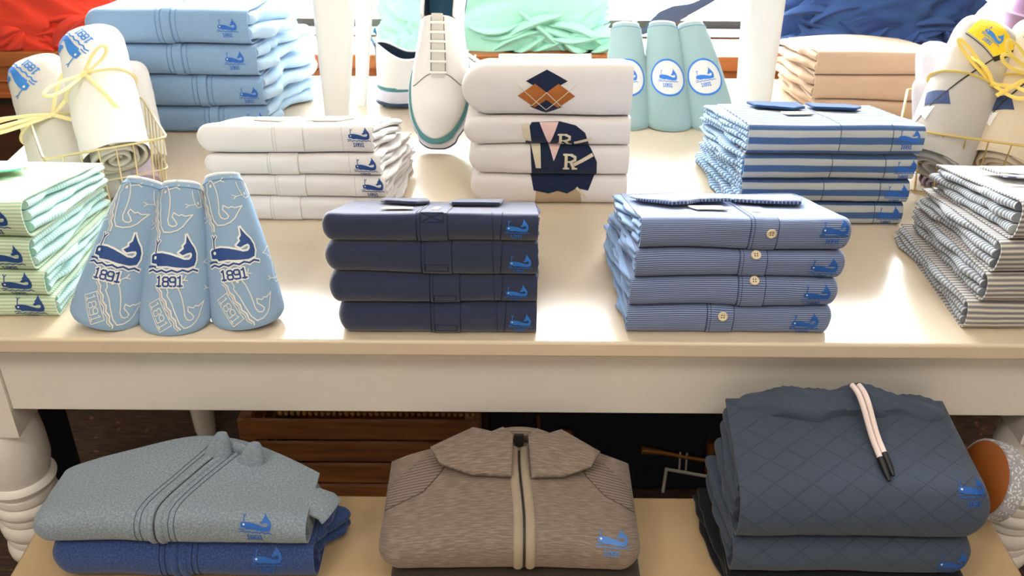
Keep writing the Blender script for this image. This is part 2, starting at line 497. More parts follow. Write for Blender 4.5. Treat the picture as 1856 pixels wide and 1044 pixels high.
# ================================================================== the room
def room():
    m, nt, b = nodes('brown_carpet')
    tc = nt.nodes.new('ShaderNodeTexCoord').outputs['Object']
    n1 = noise_n(nt, mscale(nt, tc, (6, 60, 1)), 4, 4); n2 = noise_n(nt, tc, 26, 2)
    c = mix(nt, ramp(nt, n1, .35, .7), H('#2a1c14'), H('#5a4232'))
    c = mix(nt, ramp(nt, n2, .66, .72), c, H('#a0683c'))
    nt.links.new(c, b.inputs['Base Color']); b.inputs['Roughness'].default_value = 1
    bp = nt.nodes.new('ShaderNodeBump'); bp.inputs['Strength'].default_value = .6; bp.inputs['Distance'].default_value = .004
    nt.links.new(noise_n(nt, tc, 350, 2), bp.inputs['Height']); nt.links.new(bp.outputs[0], b.inputs['Normal'])
    carpet = m
    def st(name, mm, b, bevel=0):
        o = box(name, mm, b, bevel=bevel); tag(o, kind='structure'); return o
    st('floor', carpet, (-2.6, 2.6, -2.4, 2.6, -.05, 0))
    wall = plain('warm_grey_wall', '#a59a8a', .9)
    st('ceiling', plain('ceiling_paint', '#c9c2b6', .9), (-2.6, 2.6, -2.4, 2.6, 2.75, 2.8))
    st('wall_left', wall, (-2.65, -2.6, -2.4, 2.6, 0, 2.75)); st('wall_right', wall, (2.6, 2.65, -2.4, 2.6, 0, 2.75))
    st('wall_front', wall, (-2.6, 2.6, -2.45, -2.4, 0, 2.75))
    panel = wood('dark_brown_wood', '#3a2012', '#5c3418', .45)
    sillw = wood('orange_brown_wood', '#a2582a', '#b96e36', .35)
    st('wall_back_wainscot', panel, (-2.6, 2.6, 2.26, 2.36, 0, .745))
    # sill board of the window with a moulded front
    sl = MB(); sl.box(-2.6, 2.6, 2.2, 2.50, .822, .857); sl.box(-2.6, 2.6, 2.21, 2.34, .745, .822)
    sl.box(-2.6, 2.6, 2.203, 2.21, .783, .79); sl.box(-2.6, 2.6, 2.203, 2.21, .745, .758)
    o = sl.build('trim_1', sillw, bevel=.003, sharp=30); tag(o, kind='structure')
    st('wall_back_lower', panel, (-2.6, 2.6, 2.36, 2.50, 0, .80))
    st('wall_back_upper', wall, (-2.6, 2.6, 2.46, 2.56, 2.45, 2.75))
    st('wall_back_left', wall, (-2.6, -1.75, 2.46, 2.56, .857, 2.45)); st('wall_back_right', wall, (1.75, 2.6, 2.46, 2.56, .857, 2.45))
    # window
    root = empty('window_1', (0, 2.43, .857), 'wide shop window with white frame and dark bottom rail', 'window'); tag(root, kind='structure')
    fr = WHITE_CLEAN; dark = plain('dark_bronze', '#4b443c', .5)
    f = MB()
    f.box(-1.75, 1.75, -.075, -.03, .0005, .006)
    f.box(-1.75, -1.69, -.03, .05, 0, 1.59); f.box(1.69, 1.75, -.03, .05, 0, 1.59); f.box(-1.69, 1.69, -.03, .05, 1.53, 1.59)
    f.build('window_frame', fr, root, bevel=.003, sharp=30)
    f = MB(); f.box(-1.72, 1.72, -.092, -.076, .0005, .004); f.build('track', dark, root, bevel=.001, sharp=30)
    f = MB(); f.box(-1.69, 1.69, -.02, .02, .0005, .022); f.build('bottom_rail', dark, root, bevel=.002, sharp=30)
    m, nt, b = nodes('window_glass')
    for n in list(nt.nodes): nt.nodes.remove(n)
    out = nt.nodes.new('ShaderNodeOutputMaterial'); mx = nt.nodes.new('ShaderNodeMixShader')
    tr = nt.nodes.new('ShaderNodeBsdfTransparent'); gl = nt.nodes.new('ShaderNodeBsdfGlossy'); fz = nt.nodes.new('ShaderNodeFresnel')
    gl.inputs['Roughness'].default_value = .02
    nt.links.new(fz.outputs[0], mx.inputs[0]); nt.links.new(tr.outputs[0], mx.inputs[1]); nt.links.new(gl.outputs[0], mx.inputs[2]); nt.links.new(mx.outputs[0], out.inputs[0])
    f = MB(); f.box(-1.69, 1.69, .0, .006, .021, 1.535); f.build('pane', m, root, smooth=False)
room()

# ================================================================== display table
def table():
    root = empty('display_table', (0, 1.55, 0), 'cream painted display table with turned legs, under the folded shirts', 'table')
    def P(mb, name, m=WHITE_SAT, **kw): 
        o = mb.build(name, m, root, **kw); o.location = (0, -1.55, 0); return o
    t = MB(); t.box(-.90, .97, 1.054, 2.075, .826, TZ); P(t, 'tabletop', WHITE_TOP, bevel=.004, sharp=30)
    a = MB(); a.box(-.70, .725, 1.095, 1.12, .702, .826); a.box(-.70, .725, 1.90, 1.925, .702, .826)
    a.box(-.76, -.735, 1.16, 1.86, .702, .826); a.box(.76, .785, 1.16, 1.86, .702, .826)
    P(a, 'apron', bevel=.002, sharp=30)
    def leg(x, y):
        mb = MB()
        mb.box(x-.05, x+.05, y-.05, y+.05, .655, .826)
        prof = [(.044, .655), (.049, .645), (.052, .61), (.052, .575), (.046, .548), (.05, .545), (.053, .538), (.05, .530), (.045, .527)]
        z = .525
        for r, h in ((.047, .02), (.05, .022), (.046, .016), (.049, .03), (.045, .016), (.048, .03)):
            prof += [(r-.005, z), (r-.001, z-h*.2), (r, z-h*.5), (r-.001, z-h*.8), (r-.005, z-h)]; z -= h
        prof += [(.042, z-.01), (.036, z-.06), (.03, .16), (.027, .12), (.033, .105), (.034, .095), (.028, .085), (.03, .05), (.024, .0)]
        mb.lathe(prof, 40, (x, y, 0)); return mb
    for x in (-.75, .775):
        P(leg(x, 1.14), 'leg', sharp=35)
        mb = MB(); mb.box(x-.05, x+.05, 1.84, 1.94, .655, .826); mb.lathe([(.045, .655), (.05, .62), (.04, .5), (.032, .2), (.025, .02), (.022, 0)], 32, (x, 1.893, 0)); P(mb, 'leg', sharp=35)
table()
def bench():
    root = empty('low_bench', (0, .84, 0), 'cream low bench holding the knitwear in front of the table', 'bench')
    def P(mb, name, m=WHITE_SAT, **kw):
        o = mb.build(name, m, root, **kw); o.location = (0, -.84, 0); return o
    t = MB(); t.box(-.642, .663, .62, 1.042, .57, BZ); P(t, 'bench_top', SHADED_TOP, bevel=.004, sharp=30)
    a = MB(); a.box(-.58, .6, .67, .69, .50, .57); a.box(-.58, .6, .975, .995, .50, .57); P(a, 'apron', bevel=.002, sharp=30)
    for x in (-.58, .6):
        for y in (.68, .985):
            l = MB(); l.lathe([(.02, 0), (.03, .5), (.03, .57)], 24, (x, y, 0)); P(l, 'leg', sharp=35)
bench()

def riser():
    root = empty('riser_table', (.07, 1.88, TZ), 'white tapered-leg riser standing on the back of the display table', 'riser')
    def leg(x, y, w0, w1, lean):
        mb = MB(); h = .90
        n = 24; 
        def f(a, b):
            th = 2*PI*a; w = lerp(w0, w1, b)/2; cs, sn = math.cos(th), math.sin(th)
            e = 2/4.0; X = w*abs(cs)**e*(1 if cs > 0 else -1); Y = w*.8*abs(sn)**e*(1 if sn > 0 else -1)
            return (x-.07+X+lean*b*h, y-1.88+Y, b*h), (a, b)
        A, k = mb.grid(f, n, 10, wrap=True)
        mb.face(range(A, A+n)); mb.face(range(A+10*k, A+10*k+n))
        mb.build('leg', WHITE_CLEAN, root, sharp=50)
    leg(-.346, 1.835, .047, .165, .06); leg(-.307, 1.90, .022, .07, .10); leg(.484, 1.90, .066, .11, -.03); leg(.503, 1.985, .022, .06, -.02)
    t = MB(); t.box(-.50, .50, -.13, .17, .90, .925); t.build('riser_top', WHITE_CLEAN, root, bevel=.003, sharp=30)
riser()

# ================================================================== stacks of folded shirts
def shirt_root(name, loc, label, cat, group, rz=0):
    return empty(name, loc, label, cat, group, rz)
def placket(F, root, m, u, w, q0, q1, seam_m, lines=True, box=None, xbox=False):
    F.patch('placket', m, root, u-w/2, u+w/2, q0, q1, th=.0012, nu=4, nv=26)
    if lines:
        mb = MB()
        F.line([(u-w/2-.0015, q0), (u-w/2-.0015, q1)], .0006, mb); F.line([(u-w/2+.003, q0), (u-w/2+.003, q1)], .0004, mb, off=.0014); F.line([(u+w/2+.001, q0), (u+w/2+.001, q1)], .0004, mb)
        if box:
            a, b = box; l, r = u-w/2+.004, u+w/2-.004
            F.line([(l, a), (r, a), (r, b), (l, b), (l, a)], .0005, mb, off=.0014)
            if xbox: F.line([(l, a), (r, b)], .0004, mb, off=.0014); F.line([(l, b), (r, a)], .0004, mb, off=.0014)
        mb.build('stitching', seam_m, root)

# ---- navy polos, front centre
NAVY = fabric('navy_pique', '#303650', weave=2200, bump=.2, sheen=.45, melange=.12, hexm='#4a5685')
NAVY_IN = fabric('navy_pique_inner', '#2d3560', weave=2000)
NAVY_ST = plain('navy_stitch', '#1c2340', .8)
def navy(i, n, F, loc):
    top = i == n-1
    r = shirt_root('polo_shirt', loc, 'navy blue polo shirt, %s at the front centre' % ORD4[n-1-i], 'shirt', 'navy polo shirts in the front centre stack')
    F.shell('shirt_body', NAVY, r); F.layers('inner_folds', NAVY_IN, r, n=3, ext_r=(.004, .006))
    u = [.012, .016, .008, .004][i]
    placket(F, r, NAVY, u, .036, -.024, F.smax*.75 if top else .03, NAVY_ST, box=((.008, .022) if top else (-.016, -.006)), xbox=top)
    mb = F.line([(.087, -.024), (.09, .03)], .0005); F.line([(.079, -.024), (.077, .03)], .0003, mb); mb.build('seam', NAVY_ST, r)
    F.logo(r, [.108, .107, .112, .108][i], [-.003, -.004, -.005, -.001][i], .029, (LOGO_BR, LOGO_BR, THREAD_W))
    if top:
        button(F, r, u+.002, .045, THREAD_W, .005); button(F, r, u+.002, .082, THREAD_W, .005)
        F.leaf('neck_label', CREAM_LABEL, r, [(-.062, .05), (-.022, .052), (-.026, .085), (-.058, .083)], .002, .0012)
        F.leaf('collar_flap', NAVY, r, [(-.078, .16), (-.07, .145), (-.028, .12), (-.01, .15), (-.02, .2), (-.078, .2)], .003, .004)
        F.leaf('collar_flap', NAVY, r, [(.022, .125), (.085, .12), (.09, .2), (.03, .2), (.016, .15)], .003, .004)
    return r
make_stack((-.101, 1.067), 0, [.85, .897, .940, .988, 1.030], .266, .215, .50, navy, 11, wav=.0035, offs=[(.004, -.008), (0, 0), (-.001, .002), (-.001, .001)], round_l=True, rk=.32)

# ---- pinstriped polos, front right
PIN = fabric('pinstripe_jersey', '#4d6290', '#a9b2c8', .0029, .36, weave=1600, bump=.15, soft=.3)
PIN_IN = fabric('chambray_inner', '#7d9cc8', '#a7bfe0', .0035, .4, weave=1500, soft=.3)
PIN_COL = fabric('collar_chambray', '#a4b6d6', '#c8d4ea', .003, .4)
BRAID = fabric('dark_braid', '#3d4a68', '#8b99b8', .005, .3)
PIN_ST = plain('slate_stitch', '#36456c', .8)
def pin(i, n, F, loc):
    top = i == n-1
    r = shirt_root('polo_shirt', loc, 'fine striped blue polo shirt, %s at the front right' % ORD4[n-1-i], 'shirt', 'fine striped polo shirts in the front right stack')
    F.shell('shirt_body', PIN, r); F.layers('inner_folds', PIN_IN, r, n=4, ext_l=(.010, .012), ext_r=(.0, .004))
    u = [-.030, .004, -.002, .004][i]
    placket(F, r, PIN, u+.016, .032, -.026, F.smax*.72 if top else .03, PIN_ST)
    button(F, r, u+.018+.006*top, [.010, .018, .016, .0][i] if not top else .004, BUTTON_M, .0062, mh=BUTTON_D)
    if top:
        button(F, r, u+.014, .065, THREAD_W, .0055)
        for name, pts in (('collar_flap', [(-.128, .18), (-.122, .145), (-.083, .10), (-.062, .103), (-.045, .12), (.0, .127), (.0, .19)]), ('collar_flap', [(.004, .19), (.004, .127), (.03, .118), (.088, .113), (.100, .15), (.098, .19)])):
            F.leaf(name, PIN_COL, r, pts, lambda u, q: .004+.004*sm(.19, .1, q), .003)
            mb = MB(); F.line(pts[1:-1], .0021, mb, n=7, off=.007); mb.build('braid_edge', BRAID, r)
        F.leaf('neck_label', CREAM_LABEL, r, [(-.056, .068), (-.016, .066), (-.018, .098), (-.062, .1)], .002, .0015)
    F.logo(r, [.096, .103, .103, .106][i], [-.002, -.001, -.004, .006][i], .036, (LOGO_N, LOGO_B, THREAD_W))
    return r
make_stack((.285, 1.073), 0, [.85, .891, .934, .974, 1.022], .266, .235, .46, pin, 23, wav=.006, offs=[(-.001, .002), (.0, .002), (.003, .0), (.005, -.002)], round_r=True, rk=.3)

# ---- white polos, middle left
WHITE = fabric('white_pique', '#e9e3de', weave=2200, bump=.15, sheen=.1)
WHITE_IN = fabric('white_pique_inner', '#ece9e8', weave=1800)
WHITE_ST = plain('white_stitch', '#d9d1cb', .8)
def white(i, n, F, loc):
    top = i == n-1
    r = shirt_root('polo_shirt', loc, 'white polo with navy whale, %s behind the patterned covers' % ORD4[n-1-i], 'shirt', 'white polo shirts in the middle left stack')
    F.shell('shirt_body', WHITE, r); F.layers('inner_folds', WHITE_IN, r, n=3, ext_l=(-.002, .003), ext_r=(.022, .012))
    u = [-.02, -.01, -.012, .008][i]
    placket(F, r, WHITE, u, .045, -.02, F.smax*.7 if top else .028, WHITE_ST)
    mb = F.line([(.09, -.02), (.088, .03)], .0005); mb.build('seam', WHITE_ST, r)
    F.logo(r, [.108, .117, .114, .115][i], [-.001, .002, -.003, .004][i], .034, (LOGO_N, LOGO_N, THREAD_W))
    if top:
        F.leaf('collar_flap', WHITE, r, [(-.07, .12), (-.02, .09), (.0, .13), (-.01, .19), (-.08, .19)], .001, .003)
        F.leaf('collar_flap', WHITE, r, [(.02, .10), (.07, .09), (.09, .14), (.08, .19), (.02, .19), (.01, .14)], .001, .003)
    return r
make_stack((-.3405, 1.385), math.radians(-1.2), [.85, .891, .929, .966, 1.014], .272, .225, .46, white, 31, wav=.003, offs=[(.006, -.002), (.008, 0), (.002, 0), (-.006, -.002)], round_l=True)

# ---- white printed tee shirts, middle (the print is a plain argyle and letter panel)
TEE = fabric('white_jersey', '#e6dfd9', weave=1500, bump=.12, sheen=.1)
TEE_IN = fabric('white_jersey_inner', '#efedeb', weave=1500)
P_NAVY = fabric('print_navy', '#1f2942', weave=2000, bump=.1); P_RUST = fabric('print_rust', '#b06a32', weave=2000, bump=.1, melange=.5, hexm='#8a4a1e')
P_CREAM = plain('print_cream', '#d9cdb0', .8); P_PINK = plain('print_pink', '#e8c3bb', .8); P_TAN = fabric('print_tan', '#b8a283', '#cbb999', .011, .5, across=True); P_BLACK = plain('print_dark', '#141a2b', .8)
LETTER_R = [([(0, 0), (.34, 0)], .13), ([(.15, 0), (.15, 1)], .2), ([(0, 1), (.55, 1)], .13), ([(.5, .98), (.74, .86), (.74, .64), (.5, .5)], .18), ([(.2, .5), (.5, .5)], .13), ([(.45, .5), (.68, 0)], .19), ([(.58, 0), (.86, 0)], .13)]
def tee(i, n, F, loc):
    r = shirt_root('tee_shirt', loc, 'white tee, %s with %s' % (ORD4[n-1-i], ['tan and navy print', 'navy print with whole cream letter', 'navy print with cut-off cream letter', 'rust and navy argyle print'][i]), 'shirt', 'white printed tee shirts in the middle stack')
    F.shell('shirt_body', TEE, r); F.layers('inner_folds', TEE_IN, r, n=3, ext_l=(-.004, .003), ext_r=(.004, .008))
    uc = .0      # centre of the print
    lay = lambda name, polys, strokes, m: decal(name, template(polys, strokes, .006), lambda x, y, o: F.pos(x, y, o), m, r)
    hq = F.arc*.92
    if i == 0:
        lay('print', [([(-.022, -hq), (.055, -hq), (.052, .008), (-.02, .008)], 0), ([(-.024, .002), (.0, -.004), (.015, .001), (.03, -.004), (.046, .006), (.064, .002), (.075, hq), (-.03, hq)], 1)], [([(.060, -.010), (.046, .006)], .004, 2), ([(-.024, -hq), (-.034, -hq+.02)], .0012, 2)], (P_TAN, P_NAVY, P_CREAM))
    elif i == 1:
        lay('print', [([(-.026, -hq), (.078, -hq), (.077, .0), (.062, hq), (.02, hq), (-.03, hq)], 1), ([(-.002, hq), (.02, hq), (.008, .0)], 2), ([(-.03, hq), (-.014, hq), (-.012, -.012), (-.02, -.012)], 3)],
            [([(.042, -.004), (.068, .012)], .006, 4)] + [([(.024+x*.024, -.012+y*.024) for x, y in p], w*.024, 4) for p, w in LETTER_R], (P_NAVY, P_NAVY, P_PINK, P_CREAM, P_CREAM))
    elif i == 2:
        lay('print', [([(-.034, -hq), (.07, -hq), (.06, .0), (.045, .012), (.02, .018), (-.024, .016), (-.032, .0)], 1), ([(-.012, .016), (.018, .017), (.004, -hq+.006)], 2), ([(-.04, .012), (-.028, .014), (-.024, -.018), (-.034, -.016)], 3)],
            [([(.045, -.018), (.07, -.01)], .005, 4)] + [([(.018+x*.024, -.026+max(y*.022, .0045)) for x, y in p], w*.022, 4) for p, w in LETTER_R], (P_NAVY, P_NAVY, P_PINK, P_CREAM, P_CREAM))
    else:
        dia = lambda cx, cy, a, b: [(cx-a, cy), (cx, cy-b), (cx+a, cy), (cx, cy+b)]
        cx, cy = .0, -.004
        lay('print', [(dia(cx, cy+.018, .032, .019), 1), (dia(cx-.018, cy-.006, .026, .02), 2), (dia(cx+.018, cy-.006, .026, .02), 2), (dia(cx, cy-.024, .026, .014), 1)],
            [([(cx-.045, cy+.012), (cx, cy-.03), (cx+.045, cy+.012)], .0012, 3), ([(cx-.03, cy-.03), (cx, cy+.0), (cx+.03, cy-.03)], .0012, 3)], (P_NAVY, P_NAVY, P_RUST, P_CREAM))
        mb = MB()
        mb.grid(lambda a, b: ((lambda th, w: (F.pos(.0+.075*math.cos(th), .15+.05*math.sin(th), .004+w)))(2*PI*a, .006*math.sin(PI*b)) + Vector((0, (b-.5)*.018, 0)), (a*.4, b*.02)), 40, 6, wrap=True)
        mb.build('neck_band', TEE, r)
    return r
make_stack((.054, 1.45), 0, [.85, .902, .954, 1.002, 1.092], .262, .25, .32, tee, 43, wav=.003, offs=[(.004, -.008), (.003, -.006), (-.001, 0), (-.003, .002)], round_l=True, rf=.34)

# ---- broad striped polos, middle right
WIDE = fabric('broad_stripe', '#46628c', '#b4b6b4', .0225, .5, weave=1600, bump=.15, soft=.05)
WIDE_IN = fabric('blue_check_knit', '#5c93c4', '#d6e6f2', .010, .5, weave=1300, bump=.5, soft=.2)
WIDE_COL = fabric('collar_blue', '#274a78')
WIDE_ST = plain('blue_stitch', '#35506f', .8)
def wide(i, n, F, loc):
    top = i == n-1
    r = shirt_root('polo_shirt', loc, 'broad striped blue polo shirt, %s at the middle right' % ORD4[n-1-i], 'shirt', 'broad striped polo shirts in the middle right stack')
    F.shell('shirt_body', WIDE, r); F.layers('inner_folds', WIDE_IN, r, n=4, ext_l=(.024, .012), ext_r=(0, .003))
    u = [-.004, -.004, .002, .006][i]
    F.line([(u, -.02), (u, F.smax*.7 if top else .03)], .0006).build('stitching', WIDE_ST, r); F.line([(.085, -.02), (.083, .03)], .0006).build('seam', WIDE_ST, r)
    F.logo(r, [.106, .110, .116, .108][i], [0, -.001, 0, .004][i], .034, (LOGO_B, LOGO_B, LOGO_B))
    if top:
        F.leaf('collar_flap', WIDE_COL, r, [(-.085, .185), (-.03, .155), (-.005, .18), (-.005, .23), (-.09, .23)], .004, .004)
        F.leaf('collar_flap', WIDE_COL, r, [(.01, .18), (.075, .165), (.095, .20), (.08, .23), (.01, .23)], .004, .004)
        F.leaf('neck_label', CREAM_LABEL, r, [(-.05, .115), (-.008, .12), (-.006, .145), (-.056, .138)], .002, .002)
    return r
make_stack((.484, 1.385), math.radians(-.3), [.85, .888, .927, .968, 1.018], .262, .25, .36, wide, 57, wav=.003, offs=[(-.001, -.006), (.0, -.004), (.0, .0), (.002, .002)])

# ---- light blue quarter zips, back left
ZIPB = fabric('light_blue_terry', '#7f9dbd', weave=1500, bump=.2, melange=.25, hexm='#a3bcd8', streak=(60, 1500, 1))
ZIPB_IN = fabric('light_blue_terry_inner', '#b8d2ea', weave=1400)
ZIPB_ST = plain('blue_seam', '#6486ac', .8)
def zipb(i, n, F, loc):
    top = i == n-1
    r = shirt_root('pullover', loc, 'light blue pullover with blue whale, %s at the back left' % ORD4[n-1-i], 'pullover', 'light blue pullovers in the back left stack')
    F.shell('pullover_body', ZIPB, r); F.layers('inner_folds', ZIPB_IN, r, n=2, ext_l=(0, .004), ext_r=(.045, .035))
    u = [.042, .03, .004, .004][i]
    F.patch('zip_band', ZIPB, r, u-.008, u+.008, -F.arc*.95, F.smax*.8 if top else F.arc*1.1, th=.002, nu=4)
    mb = MB()
    for du in (-.018, -.0095, .0095, .018): F.line([(u+du, -F.arc*.95), (u+du, F.smax*.7 if top else F.arc)], .0007, mb)
    mb.build('stitching', ZIPB_ST, r)
    F.logo(r, [.118, .115, .108, .113][i], [0, -.004, .003, .0][i], .036, (LOGO_B, LOGO_B, THREAD_W))
    return r
make_stack((-.617, 1.742), math.radians(3.5), [.85, .90, .962, 1.02, 1.085], .300, .27, .20, zipb, 71, wav=.004, offs=[(.016, -.016), (.014, -.016), (.004, -.006), (-.006, 0)], round_l=True,
    top_fn=lambda x, y: .02*sm(.05, .2, y)*math.exp(-((x+.0)/.12)**2))

# ---- beige folded trousers, back right
BEIGE = fabric('beige_twill', '#c9ab90', weave=1500, bump=.2, melange=.25, hexm='#dcc4ae')
def beige(i, n, F, loc):
    r = shirt_root('folded_garment', loc, 'beige folded cotton garment, %s at the back right' % ['topmost of three', 'middle one of three', 'lowest of three'][n-1-i], 'garment', 'beige garments in the back right stack')
    F.shell('cloth_body', BEIGE, r); F.layers('inner_folds', BEIGE, r, n=2, ext_l=(.024, .012), ext_r=(0, .003))
    return r
make_stack((.695, 1.835), math.radians(-2), [.85, .889, .940, .988], .232, .22, .32, beige, 83, wav=.003, offs=[(.006, -.01), (.0, -.004), (0, 0)], sq=4.0, rf=.3,
    top_fn=lambda x, y: .012*math.exp(-(x/.1)**2)*sm(0, .1, y))

# ---- mint striped polos, front left
MINT = fabric('mint_stripe', '#a8cda6', '#dfe3cf', .0052, .5, weave=1500, soft=.3)
MINT_IN = fabric('mint_stripe_inner', '#b4e0d6', '#e4f4f0', .006, .4, weave=1500, soft=.3)
MINT_COL = fabric('mint_collar', '#6fd0ae')
def mint(i, n, F, loc):
    top = i == n-1
    r = shirt_root('polo_shirt', loc, 'mint green striped polo shirt, %s at the front left' % ORD4[n-1-i], 'shirt', 'mint striped polo shirts in the front left stack')
    F.shell('shirt_body', MINT, r); F.layers('inner_folds', MINT_IN, r, n=3, ext_l=(0, .003), ext_r=(.003, .010))
    F.logo(r, [.100, .098, .104, .095][i], [.0, .0, -.003, -.002][i], .041, (LOGO_N, LOGO_N, THREAD_W))
    if top:
        F.leaf('collar_band', MINT_COL, r, [(-.125, .10), (-.06, .105), (.02, .125), (.07, .165), (.06, .175), (.0, .142), (-.06, .125), (-.125, .125)], .011, .002)
        F.leaf('collar_flap', MINT, r, [(-.12, .13), (-.05, .12), (.01, .14), (.07, .185), (.04, .23), (-.12, .23)], .008, .004)
    return r
make_stack((-.746, 1.102), math.radians(4), [.85, .882, .921, .967, 1.024], .268, .26, .36, mint, 97, wav=.004, offs=[(.008, .0), (.002, .0), (-.006, .0), (-.002, .0)])

# ---- grey striped polos, front right edge
GREY = fabric('grey_stripe', '#7b7b83', '#d8cfc0', .0078, .45, weave=1500, soft=.3)
GREY_IN = fabric('grey_stripe_inner', '#7d828c', '#cdd0d0', .0068, .45, weave=1500, soft=.3)
GREY_COL = fabric('grey_collar', '#4f5a72', '#c5cad6', .006, .5)
def grey(i, n, F, loc):
    top = i == n-1
    r = shirt_root('polo_shirt', loc, 'grey and cream striped polo shirt, %s at the right edge' % ORD4[n-1-i], 'shirt', 'grey striped polo shirts in the right edge stack')
    F.shell('shirt_body', GREY, r); F.layers('inner_folds', GREY_IN, r, n=3, ext_l=(.004, .012), ext_r=(0, .003))
    if top:
        F.leaf('collar_band', GREY_COL, r, [(-.11, .135), (-.04, .115), (.03, .125), (.10, .14), (.10, .155), (.03, .142), (-.04, .132), (-.11, .15)], .011, .002)
        F.leaf('collar_flap', GREY, r, [(-.10, .16), (-.04, .145), (.03, .16), (.08, .2), (.04, .22), (-.10, .22)], .008, .004)
    return r
make_stack((.738, 1.085), math.radians(-5), [.85, .892, .938, .985, 1.043], .270, .26, .36, grey, 111, wav=.004, offs=[(-.008, .0), (.006, .0), (.010, .0), (.022, .0)])

# ================================================================== club covers (tapered sleeves)
COVB = fabric('cover_light_blue', '#8fabc6', weave=900, bump=.12, sheen=.1); COVT = fabric('cover_teal', '#9fbaba', weave=900, bump=.2, sheen=.1)
FLEECE = fabric('white_fleece', '#f2f2f2', weave=500, bump=.8, sheen=.3)
CREAM_L = plain('cream_line', '#e3ddd0', .7); PALE_L = plain('pale_line', '#c9d6e2', .7)
PIPE = plain('grey_blue_piping', '#6f93b4', .7)
def cover(bx, by, tx, ty, tz, a0, b0, a1, b1, tilt, m, label, group, seed):
    zc = TZ + a0*abs(math.sin(tilt))*.55 + .001
    B = Vector((bx, by, zc)); T = Vector((tx, ty, tz))
    root = empty('club_cover', (bx, by, TZ), label, 'club cover', group)
    ex = Vector((math.cos(tilt), 0, math.sin(tilt))); ax = (T-B); hgt = ax.length
    lean = math.atan2(T.y-B.y, T.z-B.z); O = Vector((bx, by, TZ))
    def S(th, v, o=0):
        k = max(0, min(1, v))
        a = lerp(a0, a1, k**1.1) + .003*math.sin(PI*k) + o; b = lerp(b0, b1, k) + .003*math.sin(PI*k) + o
        if v < .05: a *= 1-.10*(1-v/.05)**2; b *= 1-.10*(1-v/.05)**2
        if v > .95: q = (v-.95)/.05; a *= 1-.12*q*q; b *= 1-.2*q*q
        a *= 1+.03*nz(th*.8+seed, v*3, seed); b *= 1+.05*nz(th*.8, v*3+seed, seed)
        c = B + ax*v
        z = Vector((0, 0, -.012*math.cos(th)*0))
        q = lean*1.7*k; ey = Vector((0, math.cos(q), -math.sin(q)))
        p = c + ex*(a*math.sin(th)) - ey*(b*math.cos(th)) + z - O
        sag = .010*(math.sin(th)**2)*(1-k)
        p.z += sag*0
        return p
    mb = MB()
    mb.grid(lambda u, v: (S((u-.5)*2*PI, v), (u*.3, v*hgt)), 56, 40, wrap=True)
    mb.build('cover_body', m, root)
    mb = MB()
    mb.grid(lambda u, v: (S((u-.5)*2*PI, 1.0-v*.5, -.0035-.004*math.sin(PI*min(1, v*3))*0) + Vector((0, 0, .002*(1-v))), (u*.3, v*hgt)), 48, 16, wrap=True)
    mb.build('fleece_lining', FLEECE, root)
    mb = MB(); mb.tube([S(2*PI*i/40, 1.0, -.001)+Vector((0, 0, .0006)) for i in range(40)], .0022, 8, closed=True); mb.build('fleece_rim', FLEECE, root)
    mb = MB(); mb.tube([S(2*PI*i/40, .955, .0002) for i in range(40)], .0007, 5, closed=True); mb.build('hem_stitch', PIPE, root)
    am = (a0+a1)/2
    def fn(u0, v0, w, rot=0):
        c, s = math.cos(rot)*w, math.sin(rot)*w
        def f(x, y, o):
            x -= .5; y -= .27
            X = u0+x*c-y*s; Y = v0*hgt+x*s+y*c
            return S(X/(lerp(a0, a1, v0)*1.0), Y/hgt, o)
        return f
    return root, fn, S, hgt
GB = 'light blue whale-pattern covers at the front left'
for k, (a, lab) in enumerate((((-.536, 1.098, -.484, 1.185, 1.011, .049, .034, .027, .015, -.20), 'light blue whale-pattern club cover leaning right, beside the mint shirts'),
                 ((-.445, 1.092, -.436, 1.18, 1.010, .048, .034, .027, .015, .01), 'light blue whale-pattern club cover standing between two matching covers'),
                 ((-.350, 1.102, -.383, 1.19, 1.017, .050, .034, .026, .015, .13), 'light blue whale-pattern club cover leaning left, beside the navy shirts'))):
    r, fn, S, hg = cover(*a, COVB, lab, GB, k*5.1+2)
    decal('whale_patch', whale_tpl('patch'), lambda x, y, o, f=fn(.002-.004*(k == 0), .47, .060, -.02*(k == 0)+.03*(k == 2)): f(x, y, o), (THREAD_W, LOGO_N, THREAD_W), r, off=.0008)
    for (u0, v0, w, rot) in ((.012, .19, .062, -1.05), (-.012, .80, .062, -1.25), (.024, .95, .05, 1.9), (.066, .36, .05, 1.4), (-.078, .12, .05, .6), (.1, .75, .05, .3), (-.085, .66, .045, -.4)):
        f = fn(u0, v0, w, rot)
        V, Fc = whale_tpl('line')
        # keep the part of the motif that falls on the sleeve
        ok = []
        for idx, l in Fc:
            ys = []
            for q in idx:
                x, y = V[q][0]-.5, V[q][1]-.27
                ys.append((v0*hg + x*math.sin(rot)*w + y*math.cos(rot)*w)/hg)
            if min(ys) > .02 and max(ys) < .975: ok.append((idx, l))
        decal('line_motif', (V, ok), f, (CREAM_L, CREAM_L, CREAM_L), r, off=.0004)
GT = 'teal roundel covers at the back'
